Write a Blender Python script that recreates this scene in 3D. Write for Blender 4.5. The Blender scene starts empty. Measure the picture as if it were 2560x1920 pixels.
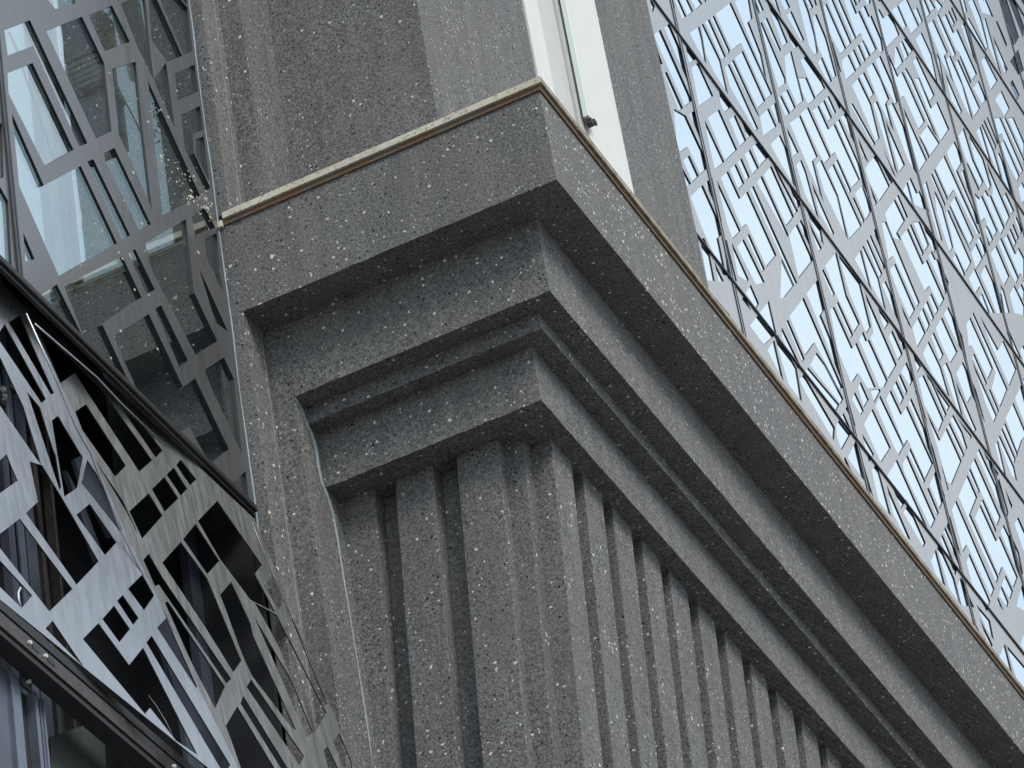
import bpy, bmesh, math, random
from mathutils import Vector, Matrix
from mathutils.geometry import delaunay_2d_cdt
random.seed(7)
S = bpy.context.scene
COL = S.collection

# ------------------------------------------------------------------ camera
RW = Matrix(((0.88984721, -0.36422781, -0.27479092),
             (0.43382292, 0.48889061, 0.75682472),
             (-0.14131391, -0.79266896, 0.59304831)))      # image (right, down, forward) -> world
CP = Vector((6.9624, -20.6719, 1.6))
F = 10929.232                                               # focal length in pixels of the 2560 px wide photograph
cam = bpy.data.cameras.new('camera')
cam.sensor_width = 36; cam.lens = 36 * F / 2560
cam.clip_start = 0.5; cam.clip_end = 2000
co = bpy.data.objects.new('camera', cam); COL.objects.link(co)
rot = Matrix((RW.col[0], -RW.col[1], -RW.col[2])).transposed()
co.matrix_world = Matrix.Translation(CP) @ rot.to_4x4()
S.camera = co

# ------------------------------------------------------------------ light
SUN_EL, SUN_AZ = math.radians(39), math.radians(121)        # azimuth measured clockwise from +Y
w = bpy.data.worlds.new('World'); S.world = w; w.use_nodes = True
nt = w.node_tree; nt.nodes.clear()
out = nt.nodes.new('ShaderNodeOutputWorld')
sky = nt.nodes.new('ShaderNodeTexSky'); sky.sky_type = 'NISHITA'; sky.sun_disc = False
sky.sun_elevation = SUN_EL; sky.sun_rotation = SUN_AZ
b1 = nt.nodes.new('ShaderNodeBackground'); b1.inputs[1].default_value = 0.10
b2 = nt.nodes.new('ShaderNodeBackground'); b2.inputs[1].default_value = 0.72
nt.links.new(sky.outputs[0], b1.inputs[0])
tc = nt.nodes.new('ShaderNodeTexCoord')
no = nt.nodes.new('ShaderNodeTexNoise'); no.inputs['Scale'].default_value = 5.5; no.inputs['Detail'].default_value = 5
nt.links.new(tc.outputs['Generated'], no.inputs['Vector'])
cr = nt.nodes.new('ShaderNodeValToRGB')
cr.color_ramp.elements[0].position = 0.40; cr.color_ramp.elements[0].color = (0.62, 0.75, 0.89, 1)
cr.color_ramp.elements[1].position = 0.60; cr.color_ramp.elements[1].color = (0.92, 0.955, 0.985, 1)
nt.links.new(no.outputs['Fac'], cr.inputs['Fac']); nt.links.new(cr.outputs[0], b2.inputs[0])
mx = nt.nodes.new('ShaderNodeMixShader'); mx.inputs[0].default_value = 0.88
nt.links.new(b1.outputs[0], mx.inputs[1]); nt.links.new(b2.outputs[0], mx.inputs[2])
nt.links.new(mx.outputs[0], out.inputs[0])
sl = bpy.data.lights.new('sun', 'SUN'); sl.energy = 1.5; sl.angle = math.radians(20); sl.color = (1.0, 0.955, 0.89)
so = bpy.data.objects.new('sun', sl); COL.objects.link(so)
sd = Vector((math.sin(SUN_AZ) * math.cos(SUN_EL), math.cos(SUN_AZ) * math.cos(SUN_EL), math.sin(SUN_EL)))
so.rotation_euler = sd.to_track_quat('Z', 'Y').to_euler(); so.location = (30, -20, 60)
S.view_settings.view_transform = 'Standard'; S.view_settings.look = 'None'
S.view_settings.exposure = 0.84; S.view_settings.gamma = 1; S.view_settings.use_curve_mapping = False

# ------------------------------------------------------------------ helpers
def ray(u, v): return RW @ Vector((u - 1280, v - 960, F))
def onp(u, v, P, n):
    """point of the picture (u, v) carried out to the plane through P with normal n"""
    r = ray(u, v); t = (P - CP).dot(n) / r.dot(n); return CP + r * t
def ax(u, v, a, val):
    r = ray(u, v); t = (val - CP[a]) / r[a]; return CP + r * t
def crop(x0, y0, s, pts): return [(x0 + a * s, y0 + b * s) for a, b in pts]

def empty(name, loc, label, cat, group=None):
    o = bpy.data.objects.new(name, None); COL.objects.link(o); o.location = loc
    o['label'] = label; o['category'] = cat
    if group: o['group'] = group
    return o
def link(name, me, mats, parent=None, loc=None):
    if not isinstance(mats, (list, tuple)): mats = [mats]
    if not me.materials:
        for m in mats: me.materials.append(m)
    o = bpy.data.objects.new(name, me); COL.objects.link(o)
    if parent:
        o.parent = parent
        base = parent.location.copy(); p = parent.parent
        while p: base += p.location; p = p.parent
        o.location = -base
    return o
def world_mesh(name, bm, mats, parent=None):
    me = bpy.data.meshes.new(name); bm.normal_update(); bm.to_mesh(me); bm.free()
    return link(name, me, mats, parent)
def add_box(bm, x0, x1, y0, y1, z0, z1, shear=None):
    vs = []
    for z in (z0, z1):
        for x, y in ((x0, y0), (x1, y0), (x1, y1), (x0, y1)):
            xx = x + (shear[0] * (z - shear[1]) if shear else 0)
            vs.append(bm.verts.new((xx, y, z)))
    for f in ((3, 2, 1, 0), (4, 5, 6, 7), (0, 1, 5, 4), (1, 2, 6, 5), (2, 3, 7, 6), (3, 0, 4, 7)):
        bm.faces.new([vs[i] for i in f])
    return vs
def bev(bm, w_=0.004, seg=2):
    bmesh.ops.bevel(bm, geom=list(bm.edges), offset=w_, segments=seg, profile=0.6, affect='EDGES', clamp_overlap=True)
def box(name, x0, x1, y0, y1, z0, z1, mat, parent=None, shear=None, bw=0.004):
    bm = bmesh.new(); add_box(bm, x0, x1, y0, y1, z0, z1, shear)
    if bw: bev(bm, bw)
    return world_mesh(name, bm, mat, parent)
def slab(name, pts, depth, mat, parent=None):
    """solid plate: outline points (world) with thickness vector depth"""
    bm = bmesh.new(); n = len(pts)
    a = [bm.verts.new(p) for p in pts]; b = [bm.verts.new(p + depth) for p in pts]
    bm.faces.new(a); bm.faces.new(b[::-1])
    for i in range(n): bm.faces.new((a[i], b[i], b[(i + 1) % n], a[(i + 1) % n]))
    bmesh.ops.recalc_face_normals(bm, faces=bm.faces)
    return world_mesh(name, bm, mat, parent)
def tube(name, pts, r, mat, parent=None, seg=8, sq=(1, 1)):
    bm = bmesh.new(); rings = []
    for i, p in enumerate(pts):
        t = (pts[min(i + 1, len(pts) - 1)] - pts[max(i - 1, 0)]).normalized()
        up = Vector((1, 0, 0)) if abs(t.x) < 0.9 else Vector((0, 0, 1))
        s = t.cross(up).normalized(); q = s.cross(t)
        rr = r[i] if isinstance(r, list) else r
        rings.append([bm.verts.new(p + s * rr * sq[0] * math.cos(2 * math.pi * k / seg) + q * rr * sq[1] * math.sin(2 * math.pi * k / seg)) for k in range(seg)])
    for a, b in zip(rings, rings[1:]):
        for k in range(seg): bm.faces.new((a[k], a[(k + 1) % seg], b[(k + 1) % seg], b[k]))
    bm.faces.new(rings[0][::-1]); bm.faces.new(rings[-1])
    for f in bm.faces: f.smooth = True
    bmesh.ops.recalc_face_normals(bm, faces=bm.faces)
    return world_mesh(name, bm, mat, parent)

# ------------------------------------------------------------------ materials
def newmat(name):
    m = bpy.data.materials.new(name); m.use_nodes = True
    return m, m.node_tree, m.node_tree.nodes['Principled BSDF']
def mixc(t, fac, a, b, mode='MIX'):
    n = t.nodes.new('ShaderNodeMix'); n.data_type = 'RGBA'; n.blend_type = mode
    for idx, v in ((0, fac), (6, a), (7, b)):
        if hasattr(v, 'is_linked') or isinstance(v, bpy.types.NodeSocket): t.links.new(v, n.inputs[idx])
        else: n.inputs[idx].default_value = v
    return n.outputs[2]
def ramp(t, sock, p0, p1, c0=(0, 0, 0, 1), c1=(1, 1, 1, 1)):
    n = t.nodes.new('ShaderNodeValToRGB'); n.color_ramp.elements[0].position = p0; n.color_ramp.elements[1].position = p1
    n.color_ramp.elements[0].color = c0; n.color_ramp.elements[1].color = c1
    t.links.new(sock, n.inputs[0]); return n.outputs[0]
def noise(t, vec, scale, detail=3, rough=0.5):
    n = t.nodes.new('ShaderNodeTexNoise'); n.inputs['Scale'].default_value = scale
    n.inputs['Detail'].default_value = detail; n.inputs['Roughness'].default_value = rough
    t.links.new(vec, n.inputs['Vector']); return n.outputs['Fac']
def chips(t, vec, scale, rad, keep, seedoff):
    """irregular stone chips: mask of voronoi cells kept at random, of varying size"""
    mp = t.nodes.new('ShaderNodeMapping'); mp.inputs['Location'].default_value = (seedoff, seedoff * 1.7, -seedoff)
    t.links.new(vec, mp.inputs['Vector'])
    nz = t.nodes.new('ShaderNodeTexNoise'); nz.inputs['Scale'].default_value = scale * 2.2; nz.inputs['Detail'].default_value = 1
    t.links.new(mp.outputs[0], nz.inputs['Vector'])
    ad = t.nodes.new('ShaderNodeVectorMath'); ad.operation = 'MULTIPLY_ADD'
    ad.inputs[1].default_value = (0.5 / scale,) * 3
    t.links.new(nz.outputs['Color'], ad.inputs[0]); t.links.new(mp.outputs[0], ad.inputs[2])
    v = t.nodes.new('ShaderNodeTexVoronoi'); v.inputs['Scale'].default_value = scale; v.inputs['Randomness'].default_value = 1
    t.links.new(ad.outputs[0], v.inputs['Vector'])
    sp = t.nodes.new('ShaderNodeSeparateColor'); t.links.new(v.outputs['Color'], sp.inputs[0])
    thr = t.nodes.new('ShaderNodeMapRange'); thr.inputs[1].default_value = 1 - keep; thr.inputs[2].default_value = 1
    thr.inputs[3].default_value = 0.0; thr.inputs[4].default_value = rad
    t.links.new(sp.outputs[0], thr.inputs[0])
    ml = t.nodes.new('ShaderNodeMath'); ml.operation = 'MULTIPLY_ADD'      # size varies a second time
    lt = t.nodes.new('ShaderNodeMath'); lt.operation = 'LESS_THAN'
    t.links.new(v.outputs['Distance'], lt.inputs[0]); t.links.new(thr.outputs[0], lt.inputs[1])
    return lt.outputs[0], sp.outputs[1]

def stone_mat(name, base, warm=0.0):
    m, t, b = newmat(name)
    c = t.nodes.new('ShaderNodeTexCoord').outputs['Object']
    fine = noise(t, c, 58, 3, 0.8); mid = noise(t, c, 26, 3, 0.6); big = noise(t, c, 1.3, 4, 0.6)
    k = base
    col = mixc(t, ramp(t, fine, 0.42, 0.60), (k * 0.38, k * 0.40, k * 0.43, 1), (k * 1.9, k * 1.9, k * 1.88, 1))
    col = mixc(t, 0.28, col, mixc(t, ramp(t, mid, 0.36, 0.64), (k * 0.7, k * 0.7, k * 0.72, 1), (k * 1.35, k * 1.35, k * 1.32, 1)))
    col = mixc(t, ramp(t, big, 0.35, 0.7), col, mixc(t, 0.5, col, (k * 1.05, k * 1.0, k * 0.93, 1)))
    mpw = t.nodes.new('ShaderNodeMapping'); mpw.inputs['Scale'].default_value = (7, 7, 0.7); t.links.new(c, mpw.inputs[0])
    wash = noise(t, mpw.outputs[0], 1.0, 5, 0.65)
    col = mixc(t, 1.0, col, ramp(t, wash, 0.25, 0.75, (0.62, 0.63, 0.65, 1), (1.0, 0.99, 0.97, 1)), 'MULTIPLY')
    patch = ramp(t, noise(t, c, 3.3, 3, 0.6), 0.38, 0.62)
    for (sc, rad, keep, off, cc) in ((80, 0.42, 0.45, 3.1, (0.018, 0.019, 0.022, 1)), (32, 0.31, 0.45, 8.2, (0.012, 0.013, 0.015, 1)),
                                     (95, 0.38, 0.24, 5.7, (0.28, 0.29, 0.29, 1)), (42, 0.35, 0.22, 1.3, (0.62, 0.63, 0.61, 1)),
                                     (23, 0.26, 0.30, 9.9, (0.78, 0.77, 0.70, 1))):
        msk, rnd = chips(t, c, sc, rad, keep, off)
        cc2 = mixc(t, rnd, (cc[0] * 0.6, cc[1] * 0.6, cc[2] * 0.6, 1), cc)
        if sc in (42, 21, 32):
            mm = t.nodes.new('ShaderNodeMath'); mm.operation = 'MULTIPLY_ADD'; mm.inputs[1].default_value = 0.95; mm.inputs[2].default_value = 0.12
            t.links.new(patch, mm.inputs[0]); gt = t.nodes.new('ShaderNodeMath'); gt.operation = 'LESS_THAN'
            sp2 = t.nodes.new('ShaderNodeMath'); sp2.operation = 'MULTIPLY'; t.links.new(rnd, gt.inputs[0]); t.links.new(mm.outputs[0], gt.inputs[1])
            t.links.new(gt.outputs[0], sp2.inputs[0]); t.links.new(msk, sp2.inputs[1]); msk = sp2.outputs[0]
        col = mixc(t, msk, col, cc2)
    t.links.new(col, b.inputs['Base Color'])
    b.inputs['Roughness'].default_value = 0.82; b.inputs['Specular IOR Level'].default_value = 0.3
    bp = t.nodes.new('ShaderNodeBump'); bp.inputs['Strength'].default_value = 0.35; bp.inputs['Distance'].default_value = 0.006
    hh = noise(t, c, 60, 4, 0.7); t.links.new(hh, bp.inputs['Height']); t.links.new(bp.outputs[0], b.inputs['Normal'])
    return m
STONE = stone_mat('flecked_stone', 0.153)

def simple(name, col, rough=0.5, metal=0.0, var=0.0, scale=8, coat=0.0, bump=0.0):
    m, t, b = newmat(name)
    c = t.nodes.new('ShaderNodeTexCoord').outputs['Object']
    if var:
        f = ramp(t, noise(t, c, scale, 5, 0.65), 0.3, 0.7)
        cc = mixc(t, f, tuple(x * (1 - var) for x in col) + (1,), tuple(min(1, x * (1 + var)) for x in col) + (1,))
        t.links.new(cc, b.inputs['Base Color'])
    else: b.inputs['Base Color'].default_value = tuple(col) + (1,)
    b.inputs['Roughness'].default_value = rough; b.inputs['Metallic'].default_value = metal
    b.inputs['Coat Weight'].default_value = coat
    if bump:
        bp = t.nodes.new('ShaderNodeBump'); bp.inputs['Strength'].default_value = bump; bp.inputs['Distance'].default_value = 0.01
        t.links.new(noise(t, c, scale * 3, 3), bp.inputs['Height']); t.links.new(bp.outputs[0], b.inputs['Normal'])
    return m
def fret_metal(name, col, metal, rough, streak=0.35, direction=(1, 1, 0.05)):
    m, t, b = newmat(name)
    c = t.nodes.new('ShaderNodeTexCoord').outputs['Object']
    mp = t.nodes.new('ShaderNodeMapping'); mp.inputs['Scale'].default_value = (14, 14, 1.3); t.links.new(c, mp.inputs[0])
    f = ramp(t, noise(t, mp.outputs[0], 1.6, 5, 0.7), 0.32, 0.72)
    d = ramp(t, noise(t, c, 160, 2, 0.5), 0.72, 0.78)
    col1 = mixc(t, f, tuple(x * (1 - streak) for x in col) + (1,), tuple(x * (1 + streak) for x in col) + (1,))
    t.links.new(mixc(t, d, col1, (0.6, 0.6, 0.56, 1)), b.inputs['Base Color'])
    b.inputs['Metallic'].default_value = metal
    rr = t.nodes.new('ShaderNodeMapRange'); rr.inputs[3].default_value = rough * 0.8; rr.inputs[4].default_value = rough * 1.3
    t.links.new(f, rr.inputs[0]); t.links.new(rr.outputs[0], b.inputs['Roughness'])
    return m
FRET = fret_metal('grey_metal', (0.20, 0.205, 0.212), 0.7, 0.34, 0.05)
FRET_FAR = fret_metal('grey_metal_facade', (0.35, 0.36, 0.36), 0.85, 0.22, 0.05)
SCREEN_SHADED = fret_metal('shaded_weathered_metal', (0.235, 0.24, 0.235), 0.6, 0.40, 0.30)  # streaked wear, plus this facet's darker reflection put into the colour
SCREEN = fret_metal('weathered_metal', (0.40, 0.43, 0.46), 0.75, 0.32, 0.10)
DARK = simple('black_edge', (0.010, 0.011, 0.013), 0.5)
BLACK = simple('black_gasket', (0.016, 0.017, 0.019), 0.45, var=0.3)
RAILM = simple('bronze_rail', (0.055, 0.050, 0.046), 0.4, 0.4, 0.35, 20)
RAILD = simple('dark_rail', (0.018, 0.018, 0.019), 0.62, 0.0, 0.2, 20)
STEEL = simple('steel_fitting', (0.62, 0.64, 0.63), 0.35, 0.15, 0.1, 30)
BLUEM = simple('blue_grey_metal', (0.07, 0.08, 0.11), 0.35, 0.3, 0.25, 3)
BLUEL = simple('pale_blue_metal', (0.13, 0.16, 0.20), 0.35, 0.5, 0.2, 4)
VOID = simple('dark_interior', (0.012, 0.014, 0.017), 0.6, var=0.3, scale=1.5)
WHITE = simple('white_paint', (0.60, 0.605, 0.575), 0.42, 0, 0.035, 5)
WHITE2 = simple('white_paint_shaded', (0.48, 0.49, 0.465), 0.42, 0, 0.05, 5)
SEAL = simple('blue_grey_sealant', (0.22, 0.27, 0.29), 0.45, 0, 0.2, 25, bump=0.5)
GEDGE = simple('glass_edge', (0.20, 0.26, 0.30), 0.6, 0.1, 0.25, 12)
GREENP = simple('dark_green_blind', (0.030, 0.038, 0.034), 0.7, var=0.2)
CONC = simple('pavement_concrete', (0.165, 0.162, 0.155), 0.9, 0, 0.2, 0.6)
LEAF = simple('leaf', (0.05, 0.10, 0.04), 0.6, 0, 0.5, 20)
YELL = simple('yellow_flower', (0.55, 0.45, 0.05), 0.6, 0, 0.3, 20)
CREAMW = simple('pale_timber', (0.24, 0.20, 0.165), 0.6, 0, 0.4, 9)
PALEW = simple('pale_panel', (0.50, 0.47, 0.42), 0.6, 0, 0.25, 7)
BGREY = simple('blue_grey_panel', (0.27, 0.32, 0.38), 0.4, 0, 0.12, 5)
SHUT = simple('grey_shutter', (0.44, 0.47, 0.45), 0.6, 0, 0.12, 30)
TOWERM = simple('dark_tower_wall', (0.05, 0.058, 0.07), 0.5, 0, 0.4, 0.8)

def trim_mat(name, a, bcol, sc):
    m, t, b = newmat(name)
    c = t.nodes.new('ShaderNodeTexCoord').outputs['Object']
    f = ramp(t, noise(t, c, sc, 6, 0.7), 0.42, 0.6); g = ramp(t, noise(t, c, sc * 6, 3, 0.7), 0.56, 0.66)
    col = mixc(t, f, a + (1,), bcol + (1,)); col = mixc(t, g, col, (bcol[0] * 0.45, bcol[1] * 0.4, bcol[2] * 0.35, 1))
    t.links.new(col, b.inputs['Base Color']); b.inputs['Roughness'].default_value = 0.8
    bp = t.nodes.new('ShaderNodeBump'); bp.inputs['Strength'].default_value = 0.4; bp.inputs['Distance'].default_value = 0.004
    t.links.new(noise(t, c, 60, 3), bp.inputs['Height']); t.links.new(bp.outputs[0], b.inputs['Normal'])
    return m
COPE = trim_mat('cream_coping', (0.56, 0.53, 0.45), (0.46, 0.43, 0.34), 6)
COPE_R = trim_mat('weathered_coping', (0.30, 0.265, 0.20), (0.19, 0.16, 0.115), 7)
BED = trim_mat('rusty_bedding', (0.12, 0.10, 0.075), (0.15, 0.075, 0.032), 8)

def glass(name, refl, tint, dark=None):
    m = bpy.data.materials.new(name); m.use_nodes = True; t = m.node_tree; t.nodes.clear()
    o = t.nodes.new('ShaderNodeOutputMaterial')
    gl = t.nodes.new('ShaderNodeBsdfGlossy'); gl.inputs['Roughness'].default_value = 0.008; gl.inputs['Color'].default_value = tint + (1,)
    bp = t.nodes.new('ShaderNodeBump'); bp.inputs['Strength'].default_value = 0.06; bp.inputs['Distance'].default_value = 0.02
    c = t.nodes.new('ShaderNodeTexCoord').outputs['Object']
    t.links.new(noise(t, c, 1.1, 2), bp.inputs['Height']); t.links.new(bp.outputs[0], gl.inputs['Normal'])
    if dark: second = t.nodes.new('ShaderNodeBsdfDiffuse'); second.inputs['Color'].default_value = dark + (1,)
    else: second = t.nodes.new('ShaderNodeBsdfTransparent'); second.inputs['Color'].default_value = (0.60, 0.66, 0.66, 1)
    mx_ = t.nodes.new('ShaderNodeMixShader'); mx_.inputs[0].default_value = refl
    t.links.new(second.outputs[0], mx_.inputs[1]); t.links.new(gl.outputs[0], mx_.inputs[2]); t.links.new(mx_.outputs[0], o.inputs[0])
    return m
G_FAR = glass('mirror_glass', 0.93, (0.72, 0.84, 0.93), (0.05, 0.06, 0.07))
G_NEAR = glass('clear_mirror_glass', 0.38, (0.95, 1.0, 1.0))
G_DARK = glass('dark_window_glass', 0.22, (0.7, 0.8, 0.9), (0.012, 0.014, 0.018))

# ------------------------------------------------------------------ ground
bm = bmesh.new()
vs = [bm.verts.new(p) for p in ((-300, -300, 0), (300, -300, 0), (300, 400, 0), (-300, 400, 0))]; bm.faces.new(vs)
g = world_mesh('pavement', bm, CONC); g['kind'] = 'structure'

# ------------------------------------------------------------------ stone building
GX = -2.395                                                  # plane of the glass facades
bld = empty('stone_building', (-1.2, 3, 0), 'dark grey stone building corner flecked with white chips, stepped cornice above a fluted shaft', 'building')
ZF, Z2, Z3, Z4, ZT = 19.207, 18.607, 18.477, 18.043, 19.952
A0_, A1_, A2_, A3_ = 0.0, 0.283, 0.440, 0.578
YEND = 16.0
def ring(name, a, xl, z0, z1, mat, jit=0.0042):
    """one course of the cornice: runs along the front, turns the corner and runs back along the side"""
    bm = bmesh.new()
    outer = []; n = 34
    for i in range(n): outer.append((xl + (-a - xl) * i / n, a))
    m_ = 220
    for i in range(m_ + 1): outer.append((-a, a + (YEND - a) * i / m_))
    inner = [(-1.6, YEND), (-1.6, 1.6), (xl, 1.6)]
    lo = [bm.verts.new((x, y, z0 + random.uniform(-jit, jit * 0.6))) for x, y in outer] + [bm.verts.new((x, y, z0)) for x, y in inner]
    hi = [bm.verts.new((x, y, z1)) for x, y in outer + inner]
    N = len(lo)
    for i in range(N):
        j = (i + 1) % N
        bm.faces.new((lo[i], lo[j], hi[j], hi[i]))
    # soffit and top as strips between outer and a line set 0.9 m in
    ci = n  # corner index
    for loop, flip in ((lo, True), (hi, False)):
        inn = loop[-2]; end = loop[-3]; st = loop[-1]
        fr = [loop[i] for i in range(ci + 1)] + [inn, st]
        rt = [loop[i] for i in range(ci, len(outer))] + [end, inn]
        for p in (fr, rt):
            f = bm.faces.new(p[::-1] if flip else p)
    bmesh.ops.triangulate(bm, faces=[f for f in bm.faces if len(f.verts) > 4])
    bmesh.ops.recalc_face_normals(bm, faces=bm.faces)
    return world_mesh(name, bm, mat, bld)
ring('cornice_fascia', A0_, GX, ZF, ZT, STONE)
ring('cornice_band', A1_, -2.143, Z2, ZF, STONE)
ring('cornice_fillet', A2_, -2.143, Z3, Z2, STONE)
ring('cornice_band', A3_, -2.143, Z4, Z3, STONE)
# stepped pilaster beside the glass: lower and upper lengths
box('pilaster_strip', GX, -2.300, 0.0, 0.60, 8, ZF, STONE, bld, bw=0.003)
box('pilaster_strip', -2.300, -2.143, 0.286, 1.6, 8, ZF - 0.002, STONE, bld, bw=0.003)
box('pilaster_strip', GX, -2.300, 0.0, 0.60, ZT + 0.1, 26, STONE, bld, bw=0.003)
box('pilaster_strip', -2.300, -2.143, 0.286, 1.6, ZT, 26, STONE, bld, bw=0.003)
# joint lines running up the pilaster returns
for yy, zz0, zz1, xx in ((0.20, ZT, 26, -2.2995), (0.235, 8, ZF, -2.2995)):
    pts = [Vector((xx, yy + 0.003 * math.sin(z * 3.1) + 0.002 * math.sin(z * 11), z)) for z in [zz0 + (zz1 - zz0) * i / 60 for i in range(61)]]
    tube('mortar_joint', pts, [0.0035 + 0.002 * random.random() for _ in pts], simple('pale_mortar', (0.17, 0.185, 0.195), 0.7, 0, 0.3, 20) if zz0 > 15 else bpy.data.materials['pale_mortar'], bld, 6)
# upper wall, set back
box('pier_wall', -2.143, -1.020, 0.78, 3.02, ZT - 0.1, 27, STONE, bld, bw=0.004)
box('pier_wall', -2.3, -1.020, 4.80, 6.28, ZT - 0.1, 29, STONE, bld, bw=0.006)
box('back_wall', -2.3, -1.30, 3.02, 4.80, ZT - 0.1, 28, STONE, bld, bw=0)
# fluted shaft under the cornice
K = (0.07, Z4)
def zb(): return 9.0
box('shaft_core', -2.38, -1.00, 0.92, 15, 9, Z4, STONE, bld, shear=K, bw=0)
FR = ((-2.62, -1.890), (-1.740, -1.462), (-1.292, -0.987))
for a, b in FR: box('rib', a, b, 0.78, 0.93, 9, Z4, STONE, bld, shear=K, bw=0.006)
box('rib', -1.05, -0.852, 0.875, 1.05, 9, Z4, STONE, bld, shear=K, bw=0.006)
box('rib', -1.03, -0.705, 0.995, 1.305, 9, Z4, STONE, bld, shear=K, bw=0.006)
y = 1.305 + 0.16; k = 0
while y < 14:
    j = [random.uniform(-0.006, 0.006) for _ in range(2)]
    box('rib', -1.03, -0.700 + j[0] * 0.4, y + j[0], y + 0.305 + j[1], 9, Z4, STONE, bld, shear=K, bw=0.006)
    y += 0.465; k += 1
# sealant bead where the shaft meets the pilaster
bead = [(738, 996), (747, 1008), (757, 1030), (768, 1062), (781, 1090), (790, 1120), (797, 1170), (804, 1205), (818, 1240), (832, 1283), (842, 1335), (852, 1400), (862, 1460), (872, 1520), (883, 1590), (893, 1650), (904, 1720), (915, 1790), (925, 1860), (934, 1935)]
pts = [ax(u, v, 0, -2.141) for u, v in bead]
rs = [0.006, 0.012, 0.017, 0.02, 0.021, 0.021, 0.020, 0.019, 0.018, 0.017, 0.016, 0.014, 0.012, 0.010, 0.008, 0.008, 0.010, 0.012, 0.009, 0.009]
tube('sealant_bead', pts, rs, SEAL, bld, 10, (1, 0.5))
# coping strip on top of the fascia
bm = bmesh.new(); add_box(bm, -2.36, 0.014, -0.014, 0.20, ZT, ZT + 0.040); world_mesh('coping_bed', bm, BED, bld)
bm = bmesh.new(); add_box(bm, -0.10, 0.014, 0.2005, YEND, ZT, ZT + 0.040); world_mesh('coping_bed', bm, BED, bld)
def cope(pts2, z0, z1, mat):
    bm = bmesh.new(); a = [bm.verts.new((x, y, z0 + random.uniform(-.002, .002))) for x, y in pts2]; b = [bm.verts.new((x, y, z1 + random.uniform(-.002, .002))) for x, y in pts2]
    bm.faces.new(a[::-1]); bm.faces.new(b)
    for i in range(len(a)): bm.faces.new((a[i], a[(i + 1) % len(a)], b[(i + 1) % len(a)], b[i]))
    bev(bm, 0.003); return world_mesh('coping_strip', bm, mat, bld)
cope([(-2.345, -0.034), (0.034, -0.034), (-0.16, 0.16), (-2.345, 0.16)], ZT + 0.041, ZT + 0.092, COPE)
cope([(-2.39, -0.030), (-2.352, -0.030), (-2.352, 0.10), (-2.39, 0.10)], ZT - 0.012, ZT + 0.038, COPE)
ys = [0.036] + [ax(u, v, 0, 0.03)[1] for u, v in ((1440, 300), (1738, 675), (2076, 1102), (2353, 1477))] + [8.1, 10.4, 13, YEND]
for i, (a, b) in enumerate(zip(ys, ys[1:])):
    j = random.uniform(-0.004, 0.004)
    if i == 0: cope([(0.034, -0.033), (0.034, b - 0.004), (-0.14, b - 0.004), (-0.14, 0.142)], ZT + 0.041, ZT + 0.092, COPE_R)
    else: cope([(0.034 + j, a + 0.003), (0.034 + j, b - 0.003), (-0.14, b - 0.003), (-0.14, a + 0.003)], ZT + 0.041, ZT + 0.094 + j, COPE_R)

# ------------------------------------------------------------------ white cladding between the piers
wc = empty('white_window_casing', (-1.02, 3.9, 20), 'tall white painted metal window casing between two dark stone piers', 'window casing')
box('side_panel', -1.30, -1.005, 3.03, 3.16, ZT, 27.5, WHITE, wc, bw=0.003)
box('side_panel', -1.30, -1.012, 3.165, 3.36, ZT, 27.5, WHITE, wc, bw=0.003)
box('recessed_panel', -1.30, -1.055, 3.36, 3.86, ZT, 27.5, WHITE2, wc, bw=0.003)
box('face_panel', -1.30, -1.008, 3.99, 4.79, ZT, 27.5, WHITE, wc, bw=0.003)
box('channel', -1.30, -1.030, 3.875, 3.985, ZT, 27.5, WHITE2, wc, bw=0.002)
zc = ax(1492, 322, 0, -0.98)[2]
box('cable_track', -1.008, -0.965, 3.905, 3.935, zc, 27.5, simple('pale_green_plastic', (0.60, 0.68, 0.63), 0.4), wc, bw=0.002)
box('track_cover', -1.008, -0.975, 3.945, 4.02, zc, 27.5, simple('shaded_white_plastic', (0.60, 0.60, 0.57), 0.5), wc, bw=0.002)
bk = box('bracket', -1.005, -0.955, 3.925, 3.985, zc - 0.06, zc - 0.01, simple('black_bracket', (0.02, 0.012, 0.012), 0.5), wc, bw=0.004)
box('clip', -0.965, -0.945, 3.975, 4.025, zc - 0.03, zc + 0.008, bpy.data.materials['black_bracket'], wc, bw=0.003)

# ------------------------------------------------------------------ fretwork plates
def seg_int(p, q, r, s):
    def o(a, b, c): return (b[0] - a[0]) * (c[1] - a[1]) - (b[1] - a[1]) * (c[0] - a[0])
    return o(p, q, r) * o(p, q, s) < 0 and o(r, s, p) * o(r, s, q) < 0
def inside(pt, poly):
    c = False; n = len(poly)
    for i in range(n):
        a, b = poly[i], poly[(i + 1) % n]
        if (a[1] > pt[1]) != (b[1] > pt[1]) and pt[0] < (b[0] - a[0]) * (pt[1] - a[1]) / (b[1] - a[1]) + a[0]: c = not c
    return c
def area(p): return 0.5 * sum(p[i][0] * p[(i + 1) % len(p)][1] - p[(i + 1) % len(p)][0] * p[i][1] for i in range(len(p)))
def bb(p): xs = [a[0] for a in p]; ys_ = [a[1] for a in p]; return min(xs), max(xs), min(ys_), max(ys_)
def clash(a, b):
    A, B = bb(a), bb(b)
    if A[1] < B[0] or B[1] < A[0] or A[3] < B[2] or B[3] < A[2]: return False
    for i in range(len(a)):
        for j in range(len(b)):
            if seg_int(a[i], a[(i + 1) % len(a)], b[j], b[(j + 1) % len(b)]): return True
    return inside(a[0], b) or inside(b[0], a)
def selfcross(a):
    n = len(a)
    for i in range(n):
        for j in range(i + 2, n):
            if i == 0 and j == n - 1: continue
            if seg_int(a[i], a[(i + 1) % n], a[j], a[(j + 1) % n]): return True
    return False
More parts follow.
